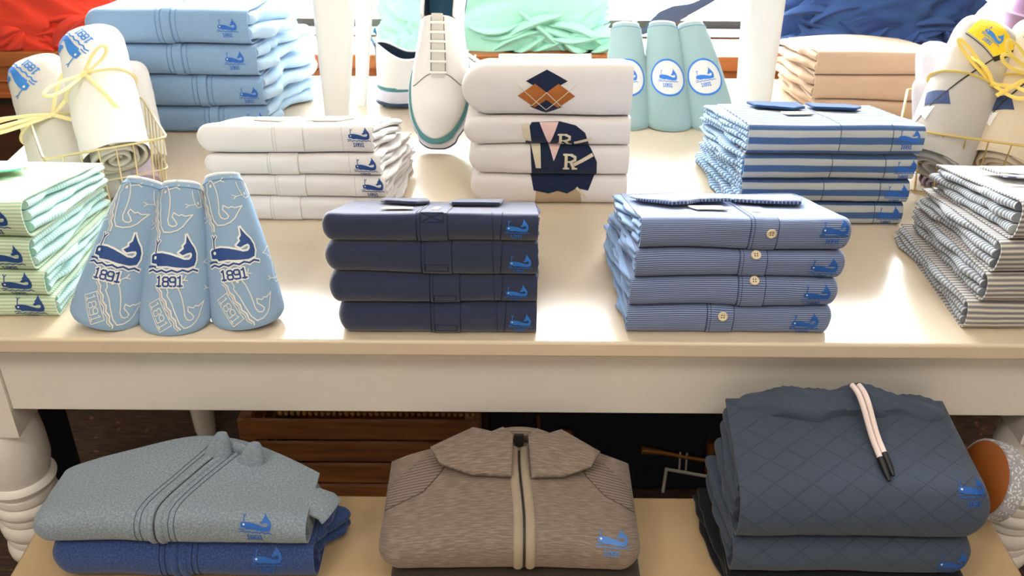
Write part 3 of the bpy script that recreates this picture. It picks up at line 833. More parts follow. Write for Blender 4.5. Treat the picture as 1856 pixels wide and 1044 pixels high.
for k, (a, lab) in enumerate((((.222, 1.80, .216, 1.89, 1.018, .046, .032, .028, .014, .0), 'teal club cover mostly hidden behind the white tee shirts'),
                 ((.302, 1.795, .286, 1.89, 1.020, .046, .032, .028, .014, -.02), 'teal club cover with round whale patch, in the middle of its row'),
                 ((.386, 1.795, .340, 1.89, 1.020, .046, .032, .026, .014, .15), 'teal club cover with round whale patch, nearest the right riser leg'))):
    r, fn, S, hg = cover(*a, COVT, lab, GT, k*3.3+9)
    f0 = fn(0, .47, .033, -.03 if k < 2 else .05)
    decal('roundel_patch', whale_tpl('roundel'), lambda x, y, o, f=f0: f(x+.5, y+.27, o), (THREAD_W, LOGO_BR, THREAD_W), r, off=.0008)

# ================================================================== wire baskets and rolled towels
def basket(c, rz, w, d, h, label, wire, seed):
    root = empty('wire_basket', (c[0], c[1], TZ), label, 'basket', None, rz)
    X, Y, x, y = w/2, d/2, w/2*.88, d/2*.88
    def ringpts(k):
        a, b, z = lerp(x, X, k), lerp(y, Y, k), .0025+(h-.0025)*k
        return [Vector(p) for p in ((-a, -b, z), (a, -b, z), (a, b, z), (-a, b, z))]
    def rounded(P, r=.012):
        out = []
        for i in range(4):
            p, a, b = P[i], P[i-1], P[(i+1) % 4]
            u, v = (a-p).normalized()*r, (b-p).normalized()*r
            for t in range(5):
                q = t/4; out.append(p+u*(1-q)**2+v*q**2)
        return out
    mb = MB(); mb.tube(rounded(ringpts(1)), .0021, 8, closed=True); mb.build('rim', wire, root)
    mb = MB()
    mb.tube(rounded(ringpts(0)), .0018, 8, closed=True); mb.tube(rounded(ringpts(.5)), .0012, 6, closed=True)
    lo, hi = ringpts(0), ringpts(1)
    for i in range(4):
        n = 7
        for k in range(1, n):
            mb.tube([lerp(hi[i], hi[(i+1) % 4], k/n), lerp(lo[i], lo[(i+1) % 4], k/n)], .0012, 6)
    for k in range(1, 7):
        mb.tube([lerp(lo[0], lo[1], k/7), lerp(lo[3], lo[2], k/7)], .0012, 6)
    mb.build('wire_mesh', wire, root)
    return root
BRASS_P = plain('pale_brass_wire', '#eddfae', .3, 1.0)
basket((-.676, 1.502), math.radians(29), .182, .206, .112, 'pale gold wire basket of rolled towels at the left', BRASS_P, 1)
basket((.778, 1.565), math.radians(-22), .235, .205, .112, 'gold wire basket of rolled towels at the right', BRASS, 2)

YEL = fabric('yellow_ribbon', '#eed06a', weave=1500, bump=.1); YELP = fabric('pale_yellow_ribbon', '#f3e4a8', weave=1500, bump=.1)
def towel(A, B, r, m, label, group, seed, spiral=True, ribbon=None, rpos=.55, inner=None, sq=.75, bow=None):
    """a towel rolled up along A (open end, nearer) to B (closed upper end)"""
    A, B = Vector(A), Vector(B); ax = B-A; L = ax.length; t = ax.normalized()
    side = t.cross(Vector((0, 1, 0.0))); 
    if side.length < .2: side = Vector((1, 0, 0))
    side = Vector((1, 0, 0)) - t*t.x; side.normalize(); nrm = side.cross(t)      # nrm faces away from the table towards the viewer
    if nrm.y > 0: nrm = -nrm
    root = empty('rolled_towel', tuple(A), label, 'towel', group)
    def S(th, v, o=0):
        k = 1.0
        if v > .80: q = (v-.80)/.20; k = max(.02, 1-q**2.6*.98)
        kx = 1.0
        if v > .80: q = (v-.80)/.20; kx = max(.05, math.sqrt(max(0, 1-q**3.0*.93)))
        rr = r*(1+.05*nz(math.sin(th)*1.4+seed, math.cos(th)*1.4, v*3+seed)+.02*nz(th*3, v*14, seed))
        return side*((rr*kx+o)*math.sin(th)) + nrm*((rr*sq*k+o)*math.cos(th)) + ax*v
    mb = MB()
    mb.grid(lambda u, v: (S((u-.5)*2*PI, v), (u*2*PI*r, v*L)), 48, 48, wrap=True)
    A0 = 47  # close the far tip
    n = 48; mb.face([48*n+i for i in range(n)])
    if not spiral: mb.face([i for i in range(n)][::-1])
    body = mb.build('towel_body', m, root)
    if spiral:
        mb = MB(); turns = 3.3; N = 110
        def sp(u, v):
            th = u*turns*2*PI; rr = r*(.90-.80*u)*(1+.10*nz(th*.5, seed, 0))
            return side*(rr*math.sin(th)) + nrm*(rr*sq*math.cos(th)) + t*(-.006*math.sin(u*PI)+v*.05+.004*nz(th*.8, seed, 5)), (th*r, v*.05)
        mb.grid(sp, N, 4)
        o = mb.build('rolled_end', inner or m, root); md = o.modifiers.new('Solid', 'SOLIDIFY'); md.thickness = .0042; md.offset = 0
    if ribbon:
        mb = MB()
        mb.tube([S(2*PI*i/40, rpos+.012*math.sin(2*PI*i/40), .0012) for i in range(40)], 1, 8, closed=True, flat=(.004, .0007), up=t)
        mb.build('ribbon_band', ribbon, root)
        if bow:
            mb = MB(); kn = S(bow.get('th', 0), rpos, .004)
            for (dx, dn, dt, wd) in bow['loops']:
                P = []
                tip = kn + side*dx + nrm*dn + t*dt
                perp = (tip-kn).cross(nrm); perp = perp.normalized() if perp.length > 1e-6 else side
                for i in range(17):
                    a = PI*i/16; f = math.sin(a); g = math.cos(a)
                    P.append(kn + (tip-kn)*f + perp*(wd*math.sin(2*a)*.5*1) + nrm*(.010*f))
                mb.tube(P, 1, 8, flat=(.0035, .0006), up=nrm)
            for (dx, dn, dt) in bow['tails']:
                P = [kn + (side*dx+t*dt)*(i/10) + nrm*(dn*(i/10)+.012*math.sin(PI*i/10)) for i in range(11)]
                mb.tube(P, 1, 8, flat=(.0035, .0006), up=nrm)
            mb.tube([kn-side*.005, kn+side*.005], .0045, 8)
            mb.build('ribbon_bow', ribbon, root)
    def fn(th0, v0, w, rot):
        c, s = math.cos(rot)*w, math.sin(rot)*w
        return lambda x, y, o: S(th0+(x*c-y*s)/r, v0+(x*s+y*c)/L, o)
    return root, fn, S
TOW_W = fabric('white_waffle', '#eeebe6', weave=500, bump=.6); TOW_C = fabric('oatmeal_towel', '#d9d4ca', weave=600, bump=.5); TOW_E = fabric('ivory_towel_end', '#dcd3c2', weave=600, bump=.5)
TOW_G = fabric('grey_linen', '#b9b2a8', weave=700, bump=.4); TOW_B = fabric('beige_linen', '#d8c6ab', weave=700, bump=.4); TOW_L = fabric('pale_lavender_cloth', '#dcd8e2', weave=700, bump=.4); TOW_V = fabric('lilac_cloth', '#c7b6c2', weave=700, bump=.4)
PRINT_B = plain('towel_print_blue', '#3f86d6', .8)
gl = 'rolled towels in the left basket'
A, B = at_y(213, 288, 1.435), at_y(158, 52, 1.66)
r, fn, S = towel(A, B, .053, TOW_W, 'white rolled towel lying uppermost in the left basket, blue whale print near its top', gl, 3, ribbon=YELP, rpos=.52, inner=TOW_E, bow={'th': -.2, 'loops': [(-.06, .01, -.04, .02), (.045, .01, .025, .02)], 'tails': [(.045, -.02, -.10)]})
f = fn(-.5, .78, .072, 2.0); decal('whale_print', whale_tpl('plain'), lambda x, y, o: f(x-.5, y-.27, o), (PRINT_B, PRINT_B, THREAD_W), r, off=.0008)
A, B = at_y(122, 330, 1.47), at_y(60, 104, 1.66)
r, fn, S = towel(A, B, .050, TOW_C, 'oatmeal rolled towel at the left of its basket, blue whale print near its top', gl, 8, ribbon=YELP, rpos=.40, bow={'th': .3, 'loops': [(-.12, .02, .00, .02), (-.10, .03, -.025, .012), (.06, .01, .06, .03)], 'tails': [(.10, -.01, -.09), (-.11, .01, .01)]})
f = fn(-.5, .78, .072, 2.05); decal('whale_print', whale_tpl('plain'), lambda x, y, o: f(x-.5, y-.27, o), (PRINT_B, PRINT_B, THREAD_W), r, off=.0008)
towel(at_y(268, 290, 1.59), at_y(228, 112, 1.70), .034, TOW_W, 'white rolled towel tucked behind the uppermost towel of the left basket', gl, 12, spiral=False)
towel(at_y(232, 362, 1.468), at_y(200, 300, 1.54), .030, TOW_G, 'grey rolled towel low in the left basket', gl, 15)
towel(at_y(262, 335, 1.50), at_y(235, 262, 1.60), .026, TOW_V, 'lilac rolled towel low in the corner of the left basket', gl, 17, spiral=False)
gr = 'rolled towels in the right basket'
FLAG_Y = plain('flag_yellow', '#f4cf2a', .8); FLAG_N = plain('flag_navy', '#33456f', .8); FLAG_L = plain('flag_line', '#2a2620', .8); FLAG_W = plain('flag_white', '#f4f2ec', .8)
def flag(fn, r, th0, v0):
    f = fn(th0, v0, 1.45, 0)
    lay = template([([(-.030, .0), (.012, -.022), (.036, .004), (.0, .026), (-.02, .024)], 0), ([(-.052, -.085), (-.022, -.083), (-.014, -.1), (-.045, -.105)], 1), ([(-.056, -.108), (-.03, -.106), (-.035, -.125)], 3)],
                   [([(.012, -.024), (.036, .002)], .006, 2), ([(.012, -.022), (-.062, -.15)], .0018, 2), ([(-.03, -.003), (.012, -.025)], .0012, 2)], .006)
    decal('flag_print', lay, f, (FLAG_Y, FLAG_N, FLAG_L, FLAG_W), r, off=.0005, step=.0002)
    g = fn(th0+.01, v0+.008, .036, -.35); decal('whale_print', whale_tpl('plain'), lambda x, y, o: g(x-.5, y-.27, o), (PRINT_B, PRINT_B, FLAG_Y), r, off=.0016, step=.0001)
A, B = at_y(1690, 300, 1.495), at_y(1800, 38, 1.69)
r, fn, S = towel(A, B, .057, TOW_G, 'grey rolled towel with yellow flag print, lying beside the beige towel', gr, 21, ribbon=YEL, rpos=.52, bow={'th': .5, 'loops': [(-.08, .0, .045, .012), (.05, .01, -.01, .02)], 'tails': [(-.05, .0, .03)]})
flag(fn, r, .0, .79)
A, B = at_y(1815, 300, 1.49), at_y(1900, 40, 1.68)
r, fn, S = towel(A, B, .053, TOW_B, 'beige rolled towel with yellow flag print at the right edge', gr, 26, ribbon=YEL, rpos=.52, bow={'th': -.1, 'loops': [(-.07, .02, -.01, .02), (-.07, .02, .02, .02), (.06, .01, .02, .02)], 'tails': [(-.05, .0, -.06)]})
flag(fn, r, .0, .79)
towel(at_y(1698, 270, 1.61), at_y(1694, 75, 1.73), .034, TOW_L, 'pale lavender rolled towel behind the grey one in the right basket', gr, 31, spiral=False)
towel(at_y(1668, 270, 1.60), at_y(1668, 142, 1.67), .014, TOW_L, 'thin lavender roll at the left rear corner of the right basket', gr, 33, spiral=False)
towel(at_y(1700, 335, 1.525), at_y(1750, 262, 1.60), .034, TOW_V, 'lilac rolled towel low in the right basket', gr, 35)
towel(at_y(1815, 310, 1.49), at_y(1830, 250, 1.57), .032, TOW_B, 'beige rolled towel low in the right basket', gr, 37)

# ================================================================== golf shoes
LEATHER = plain('white_leather', '#eeece8', .38); LINING = plain('navy_lining', '#16283c', .8); WELT = plain('teal_welt', '#4f8a8d', .6); MIDSOLE = plain('lilac_white_midsole', '#dfe0ee', .5); OUTSOLE = plain('dark_outsole', '#27405c', .6)
LACE = plain('white_lace', '#f2f1ea', .8); SEAM = plain('grey_seam', '#77736c', .8); TONGUE = plain('grey_white_tongue', '#d6d2c8', .7); TAB = plain('blue_pull_tab', '#3b86b0', .6); INSOLE = plain('blue_insole', '#1f5876', .7)
def shoe(loc, rz, pitch, label, L=.32, roll=0):
    root = empty('golf_shoe', loc, label, 'shoe', 'pair of white golf shoes')
    root.rotation_euler = (pitch, roll, rz)
    def half(v):      # half width of the sole along the shoe, v=0 toe .. 1 heel
        if v < .30: return .0525*math.sqrt(max(0, 1-((.30-v)/.30)**2.1))
        if v < .62: return lerp(.0525, .039, sm(.30, .62, v))
        if v < .84: return lerp(.039, .0405, sm(.62, .84, v))
        return .0405*math.sqrt(max(0, 1-((v-.84)/.16)**2.2))
    asym = lambda v: .006*math.sin(PI*min(1, v*1.1))
    zs = .042
    def outline(o0, waist=.010):
        O_ = lambda v: o0-waist*sm(.34, .6, v)+waist*.7*sm(.72, .9, v)
        P = []
        for i in range(49):
            v = .5-.5*math.cos(PI*i/48); o = O_(v); P.append((asym(v)+half(v)+o*(1 if half(v) > .004 else 0), v*L+(-o if v < .05 else (o if v > .95 else 0))))
        for i in range(47, 0, -1):
            v = .5-.5*math.cos(PI*i/48); o = O_(v); P.append((asym(v)-half(v)-o*(1 if half(v) > .004 else 0), v*L+(-o if v < .05 else (o if v > .95 else 0))))
        return P
    def slab(name, m, z0, z1, o, n=3):
        P = outline(o); mb = MB(); N = len(P)
        lv = [(z0, .9985-.02), (z0+.001, 1), (z1-.001, 1), (z1, .985)]
        for z, k in lv:
            for x, y in P: mb.add((x*k, L/2+(y-L/2)*k, z), (x, y))
        for j in range(3):
            for i in range(N): mb.face((j*N+i, j*N+(i+1) % N, (j+1)*N+(i+1) % N, (j+1)*N+i))
        mb.face(list(range(N))[::-1]); mb.face([3*N+i for i in range(N)])
        return mb.build(name, m, root, sharp=50)
    sole = slab('outsole', OUTSOLE, .006, .0125, .0072); slab('midsole', MIDSOLE, .0125, .036, .0060); slab('welt', WELT, .036, .044, .0035)
    for v in (.12, .24, .36, .74, .86, .95):
        for sx in (-.6, 0, .6):
            mb = MB(); mb.lathe([(.006, .007), (.0045, .0), (.0001, 0)], 10, (asym(v)+half(v)*sx, v*L, 0), caps=False); o = mb.build('spike', OUTSOLE, sole)
    vo = .60          # front of the ankle opening
    def topz(v):      # height of the upper's spine
        return lerp(.052, .068, sm(0, .2, v)) + .058*sm(.18, vo, v)
    def rimz(v): return lerp(.118, .098, sm(vo, .78, v)) + .026*sm(.80, 1, v)
    def sec(u, v):
        """u 0..1 left welt -> right welt"""
        w = max(half(v), .002)-.0005; a = PI*(1-u); cx = asym(v)
        if v <= vo:
            h = topz(v)-zs; k = math.sqrt(max(0, 1-((.10-v)/.10)**2)) if v < .10 else 1
            h *= .35+.65*k
            e = lerp(.82, .70, sm(.1, vo, v)); wn = w*(1-.0*v)
            return Vector((cx+wn*math.copysign(abs(math.cos(a))**e, math.cos(a)), v*L+.004, zs+h*math.sin(a)**(.9)))
        s = 2*u-1; sg = -1 if s < 0 else 1; q = 1-abs(s)           # q 0 at welt .. 1 middle
        ti = .006
        if q < .45: f = q/.45; return Vector((cx+sg*(w-.006*math.sin(f*PI/2)*.9-.002*f), v*L-.004*sm(.94, 1, v)*0, zs+(rimz(v)-zs)*f))
        if q < .52: f = (q-.45)/.07; return Vector((cx+sg*(w-.008-ti*f), v*L, rimz(v)+.002*math.sin(PI*f)))
        if q < .80: f = (q-.52)/.28; return Vector((cx+sg*max(0, w-.014-.002*f), v*L, lerp(rimz(v), .05, f)))
        f = (q-.80)/.2; return Vector((cx+sg*max(0, (w-.016))*(1-f), v*L, .05))
    nu, nv = 80, 70
    vs = [.5-.5*math.cos(PI*j/nv*.999+.0005) for j in range(nv+1)]
    mb = MB()
    def mi(i, j):
        v = vs[j]; q = 1-abs(2*(i+.5)/nu-1)
        return (2 if q > .8 else 1) if (v > vo and q > .52) else 0
    mb.grid(lambda u, t: (sec(u, vs[round(t*nv)]), (u*.2, t*L)), nu, nv, mif=mi)
    mb.build('upper', (LEATHER, LINING, INSOLE), root, sharp=55)
    P = lambda u, v, o=.001: (lambda p, n: p+n*o)(sec(u, v), Vector((0, -.3, 1)).normalized())
    # tongue strip, laces, eyestay seams
    mb = MB(); mb.grid(lambda a, b: (P(lerp(.455, .545, a), lerp(.30, vo-.004, b), .0012+.006*sm(.8, 1, b)), (a*.03, b*.1)), 8, 20); mb.build('tongue', TONGUE, root)
    for k in range(6):
        v = .325+k*.046; mb = MB()
        mb.tube([P(.44+.12*i/10, v+.004*math.sin(k), .003+.002*math.sin(PI*i/10)) for i in range(11)], .0022, 7); mb.build('lace', LACE, root)
    mb = MB()
    for sg in (-1, 1):
        mb.tube([P(.5+sg*.05, lerp(.58, .32, i/14), .0012) for i in range(15)] + [P(.5+sg*lerp(.05, .33, (i/14)**.8), .32-.05*math.sin(i/14*1.7), .0012) for i in range(1, 15)], .0008, 5)
    mb.build('eyestay_seam', SEAM, root)
    mb = MB(); hz = rimz(1)
    mb.tube([(asym(1), L*.985+.012*math.sin(PI*i/12), hz-.012+.034*math.sin(PI*i/12*.5+0)*1 if i <= 12 else 0) for i in range(13)], 1, 8, flat=(.007, .0012), up=(0, 1, 0)); mb.build('pull_tab', TAB, root)
    return root
shoe((.045, 1.895, TZ), math.radians(86), 0, 'white golf shoe lying sideways, supporting the other shoe')
shoe((-.137, 1.675, TZ+.006), math.radians(-3), math.radians(54), 'white golf shoe propped up with its toe to the front', L=.335)

# ================================================================== garments bunched on the window sill
SZ = .858
def heap(name, cx, cy, a, b, h, m, label, seed, gather=.12, rolls=(), lean=0, cat='garment'):
    root = empty(name, (cx, cy, SZ), label, cat)
    def f(u, v):
        th = (u-.5)*2*PI
        z = v*h
        low = (1-v)**2
        r = 1 + gather*low*1.6*(.5-abs(nz(th*2.6+z*14+seed, z*9, seed))*2.4) + .08*nz(th*1.4, z*3, seed+4)
        r += gather*.9*(.5-abs(nz(th*3.4-z*22+seed, z*12, 3+seed))*2.5)*sm(1, .1, v)
        r += .05*sm(.12, .0, v)
        return (a*r*math.copysign(abs(math.sin(th))**.8, math.sin(th))+lean*z, -b*(r*.75+.25)*math.copysign(abs(math.cos(th))**.8, math.cos(th)), z+.0), (u*1.5, z)
    mb = MB(); A, n = mb.grid(f, 150, 70, wrap=True); mb.face([A+70*n+i for i in range(n)]); mb.build('garment_body', m, root, sharp=80)
    rg = random.Random(seed*13)
    for k, (x0, y0, z0, x1, y1, z1, r) in enumerate(rolls):
        mb = MB()
        P0, P1 = Vector((x0-cx, y0-cy, z0)), Vector((x1-cx, y1-cy, z1))
        n_f = int((P1-P0).length/.030)
        for q in range(n_f):
            c = P0.lerp(P1, (q+rg.random())/n_f)+Vector((0, rg.uniform(-.006, .010), rg.uniform(-.35, .45)*r))
            L = rg.uniform(.05, .11); a = rg.uniform(-.75, .75); d = Vector((math.cos(a), rg.uniform(-.15, .15), math.sin(a)))
            R = r*rg.uniform(.40, .75); tw = rg.uniform(0, PI); bend = rg.uniform(-.25, .25)*L
            e = Vector((0, -1, 0)); g = d.cross(e).normalized(); e = g.cross(d).normalized()
            def f(u, v):
                t = 2*v-1; th = 2*PI*u; env = max(.03, (1-abs(t)**2.2))**.7
                X = math.copysign(abs(math.cos(th))**1.5, math.cos(th)); Y = math.copysign(abs(math.sin(th))**1.2, math.sin(th))
                p = c+d*(t*L*.75)+g*(bend*(1-t*t))
                pr = (e*(X*R*env)+g*(Y*R*.62*env))*(1+.12*nz(v*5, q, seed))
                p = p+pr
                p.z = max(p.z, .0008)
                return p, (v*L, th*R)
            A, n = mb.grid(f, 20, 18, wrap=True); mb.face([A+i for i in range(n)][::-1]); mb.face([A+18*n+i for i in range(n)])
        mb.build('bunched_hem', m, root, sharp=50)
    return root
RED = fabric('coral_red_cloth', '#e8442c', weave=900); GREEN = fabric('mint_green_cloth', '#b2e8cf', weave=900); BLUE = fabric('royal_blue_cloth', '#3c5590', weave=900, melange=.4, hexm='#47739f', streak=(8, 8, 8))
heap('red_garment', -1.20, 2.275, .27, .062, .30, RED, 'coral red garment bunched on the window sill at the left', 2, .14, [(-1.36, 2.225, .028, -.96, 2.225, .026, .034), (-1.33, 2.235, .065, -1.0, 2.24, .055, .03)])
heap('green_garment', -.045, 2.285, .25, .055, .32, GREEN, 'mint green garment draped on the window sill behind the shoes', 5, .10, [(-.06, 2.225, .052, .24, 2.225, .045, .028), (-.02, 2.235, .022, .2, 2.23, .02, .024)])
heap('blue_garment', .842, 2.285, .222, .06, .32, BLUE, 'royal blue garment bunched on the window sill at the right', 9, .16, [(.64, 2.225, .028, 1.06, 2.225, .03, .03), (.66, 2.24, .075, .98, 2.235, .06, .026)])
def sill_button():
    pass
# strap leaning up from the sill
def strap():
    m = fabric('slate_blue_tape', '#4d5a74', weave=1200)
    A = at_y(1150, 66, 2.315); pts = [at_y(px, py, y) for px, py, y in ((1152, 62, 2.30), (1172, 54, 2.305), (1200, 34, 2.31), (1222, 26, 2.315), (1252, 16, 2.32), (1285, 0, 2.325), (1330, -30, 2.33), (1390, -75, 2.335))]
    w = [.006, .008, .019, .021, .013, .010, .010, .010]
    root = empty('slate_strap', tuple(pts[0]), 'slate blue strap slanting up from the sill behind the teal covers', 'strap')
    mb = MB(); n = 60
    def f(u, v):
        s = v*(len(pts)-1); i = min(len(pts)-2, int(s)); t = s-i; t = t*t*(3-2*t)*.3+t*.7
        p = pts[i].lerp(pts[i+1], t)-pts[0]; W = lerp(w[i], w[i+1], t); d = (pts[i+1]-pts[i]).normalized(); nn = Vector((0, -1, 0)); s_ = d.cross(nn).normalized()
        th = 2*PI*u; return p+s_*(W*math.cos(th))+nn*(.0022*math.sin(th)), (u*.05, v*.4)
    A, k = mb.grid(f, 24, n, wrap=True); mb.face(range(A, A+24)); mb.face(range(A+n*k, A+n*k+24))
    mb.build('strap_band', m, root); 
    mb = MB(); mb.lathe([(.0001, -.012), (.012, -.012), (.014, .0), (.010, .010), (.0001, .011)], 20, (0, 0, 0), caps=False); mb.build('strap_end', m, root)
    root.location = (pts[0].x, pts[0].y, max(pts[0].z, SZ+.013))
strap()
def pail():
    c = at_y(1880, 62, 2.285); L1 = plain('lilac_shell', '#c3a6bd', .35); L2 = plain('red_rubber', '#d8564c', .5)
    root = empty('lilac_container', (c.x, c.y, SZ), 'lilac round container with red base on the sill at the right edge', 'container')
    mb = MB(); mb.lathe([(.074, .014), (.086, .075), (.092, .082), (.093, .088), (.088, .090)], 48); mb.build('lower_shell', L1, root, sharp=40)
    mb = MB(); mb.lathe([(.084, .090), (.080, .17), (.05, .20), (.0001, .205)], 48, caps=False); mb.build('upper_shell', plain('pink_lilac_shell', '#c99cc0', .35), root, sharp=40)
    mb = MB(); mb.lathe([(.07, 0), (.077, .004), (.077, .012), (.072, .015)], 48); mb.build('base_ring', L2, root, sharp=40)
pail()

# ================================================================== knitwear on the bench
FLC = fabric('grey_blue_fleece', '#77838f', weave=900, bump=.4, melange=.9, hexm='#98a3ab', streak=(380, 380, 1), sheen=.2); FLC_S = plain('grey_blue_seam', '#565f6a', .9)
NVF = fabric('navy_blue_fleece', '#2f4373', weave=900, bump=.4, melange=.7, hexm='#4a6094', streak=(380, 380, 1), sheen=.2); NVF_S = plain('navy_fleece_seam', '#1f2c50', .9)
def fleece(i, n, F, loc):
    top = i == n-1; m, sm_ = (FLC, FLC_S) if top else (NVF, NVF_S)
    r = empty('zip_pullover', loc, 'grey-blue fleece pullover folded on top of a navy one' if top else 'navy fleece pullover folded beneath the grey-blue one', 'pullover', 'fleece pullovers on the bench')
    F.shell('pullover_body', m, r); F.layers('inner_folds', m, r, n=3, ext_r=(.02, .02) if not top else (.0, .006))
    cu = (lambda q: .062*sm(F.arc*.2, F.arc+.15, q)**1.2) if top else None
    u = -.012 if top else .0
    qa, qb = -F.arc*.95, (F.smax*.93 if top else F.arc)
    F.patch('zip_band', m, r, u-.010, u-.001, qa, qb, th=.0028, nu=6, nv=30, curve=cu, dome=True); F.patch('zip_band', m, r, u+.001, u+.010, qa, qb, th=.0028, nu=6, nv=30, curve=cu, dome=True)
    c = cu or (lambda q: 0)
    for du in (-.024, -.017, .017, .024):
        mb = F.line([(u+du+c(qa+(qb-qa)*k/12), qa+(qb-qa)*k/12) for k in range(13)], .0006); mb.build('stitching', sm_, r)
    if top:
        mb = F.line([(u+c(qa+(qb-qa)*k/12), qa+(qb-qa)*k/12) for k in range(13)], .0011); mb.build('zip_teeth', plain('zip_dark', '#30343a', .5), r)
        F.logo(r, .112, .014, .040, (LOGO_N, LOGO_B, THREAD_W))
        for x0, y0, hh, w0 in ((.036, .126, .036, .019), (.082, .124, .032, .019)):
            mb = MB(); p = F.pos(x0, F.arc-F.r+y0, -.004)
            mb.lathe([(w0, 0), (w0*.85, hh*.35), (w0*.6, hh*.75), (w0*.35, hh*.97), (.0001, hh)], 20, p, Matrix(((1, 0, .25), (0, .5, .2), (0, 0, 1))), caps=False); mb.build('collar_tip', m, r)
        mb = MB(); mb.tube([F.pos(.036+.046*k/8, F.arc-F.r+.136+.006*math.sin(PI*k/8), .004) for k in range(9)], 1, 10, flat=(.006, .010), up=(0, 0, 1)); mb.build('collar_back', m, r)
        # cuff folded out at the right
        mb = MB(); mb.tube([F.pos(.140, F.arc+.045, -.008), F.pos(.158, F.arc+.045, -.007), F.pos(.166, F.arc+.045, -.007)+Vector((.010, 0, .001)), F.pos(.166, F.arc+.045, -.007)+Vector((.024, -.003, -.003)), F.pos(.166, F.arc+.045, -.007)+Vector((.030, -.005, -.010))], 1, 18, flat=(.024, .008), up=(0, 0, 1)); mb.build('folded_cuff', m, r)
    else: F.logo(r, .112, .012, .038, (LOGO_B, LOGO_B, THREAD_W))
    return r
make_stack((-.424, .878), math.radians(.5), [.595, .656, .708], .345, .165, .14, fleece, 121, wav=.004, offs=[(.008, -.006), (0, 0)], round_l=True, sh=.42, rf=.5, sq=2.2,
    top_fn=lambda x, y: -.010*(abs(x)/.17)**2+.012*math.exp(-((x-.05)/.09)**2)*sm(.05, .16, y))

TAU = fabric('taupe_knit', '#77675a', weave=700, bump=.6, melange=.75, hexm='#9a8c80', streak=(60, 520, 1), sheen=.15); TAU_R = fabric('taupe_rib', '#86766a', weave=700, rib=('v', .0062, .8), bump=.6); TAU_V = fabric('taupe_rib_fine', '#8f8072', weave=700, rib=('u', .003, .3), bump=.6); TAU_Z = fabric('taupe_zip_band', '#a0907d', weave=900)
DKB = fabric('dark_brown_knit', '#3c332e', weave=700, bump=.5)
def taupe(i, n, F, loc):
    top = i == n-1
    r = empty('zip_pullover', loc, 'taupe knitted half-zip pullover lying on the bench between two stacks' if top else 'dark brown garment folded under the taupe knitted pullover', 'pullover', 'knitted pullovers on the bench')
    if not top:
        F.shell('pullover_body', DKB, r); F.layers('inner_folds', DKB, r, n=3); return r
    F.shell('pullover_body', TAU, r); F.layers('inner_folds', TAU, r, n=2)
    q = lambda y: F.arc-F.r+y
    cu = lambda k: -.006*sm(F.arc, F.arc+.12, k)
    u = .018
    F.patch('zip_band', TAU_Z, r, u-.013, u-.002, -F.arc*.95, q(.172), th=.003, nu=6, nv=34, curve=cu, dome=True); F.patch('zip_band', TAU_Z, r, u+.002, u+.013, -F.arc*.95, q(.172), th=.003, nu=6, nv=34, curve=cu, dome=True)
    F.line([(u+cu(-F.arc*.95+(q(.165)+F.arc*.95)*k/14), -F.arc*.95+(q(.165)+F.arc*.95)*k/14) for k in range(15)], .0014).build('zip_teeth', plain('zip_black', '#1d1a1a', .4), r)
    for nm, pts in (('shoulder_panel', [(-.159, q(.075)), (-.158, q(.13)), (-.12, q(.17)), (-.085, q(.185)), (-.078, q(.165)), (-.092, q(.135)), (-.112, q(.10))]), ('shoulder_panel', [(.159, q(.075)), (.158, q(.13)), (.125, q(.17)), (.10, q(.185)), (.088, q(.165)), (.10, q(.135)), (.122, q(.10))])):
        F.leaf(nm, TAU_R, r, pts, .0006, .0012)
    F.line([(-.159, q(.075)), (-.112, q(.10)), (-.092, q(.135)), (-.078, q(.165))], .001).build('shoulder_seam', plain('taupe_seam', '#5c5048', .9), r)
    F.line([(.159, q(.075)), (.122, q(.10)), (.10, q(.135)), (.088, q(.165))], .001).build('shoulder_seam', MATS['taupe_seam'], r)
    def dome(u_, q_): return .003+.016*sm(q(.105), q(.165), q_)
    F.leaf('collar_flap', TAU, r, [(-.105, q(.165)), (-.092, q(.138)), (-.05, q(.116)), (.002, q(.108)), (.004, q(.17)), (-.01, q(.186)), (-.025, q(.178)), (-.05, q(.192))], dome, .006)
    F.leaf('collar_flap', TAU, r, [(.118, q(.165)), (.105, q(.138)), (.068, q(.116)), (.028, q(.108)), (.024, q(.17)), (.036, q(.186)), (.05, q(.178)), (.068, q(.192))], dome, .006)
    p = F.pos(.012, q(.165), .0)
    mb = MB(); mb.tube([p+Vector((.05*math.cos(PI*k/16), .022*math.sin(PI*k/16), .004+.008*math.sin(PI*k/16))) for k in range(17)], 1, 12, flat=(.0045, .012), up=(0, 0, 1)); mb.build('collar_back', TAU_V, r)
    mb = MB(); mb.box(p.x-.006, p.x+.006, p.y+.008, p.y+.012, p.z+.000, p.z+.020); mb.build('neck_tag', plain('black_tag', '#15130f', .7), r)
    F.logo(r, .126, .032, .040, (LOGO_B, plain('thread_pale_blue', '#4a7cc0', .6), THREAD_W))
    return r
make_stack((-.001, .856), 0, [.595, .634, .694], .326, .195, .0, taupe, 133, wav=.004, offs=[(.008, -.012), (0, 0)], round_l=True, round_r=True, sh=.22, rf=.5, sq=2.2,
    top_fn=lambda x, y: -.012*(abs(x)/.16)**2.5+.004*math.exp(-(x/.08)**2))

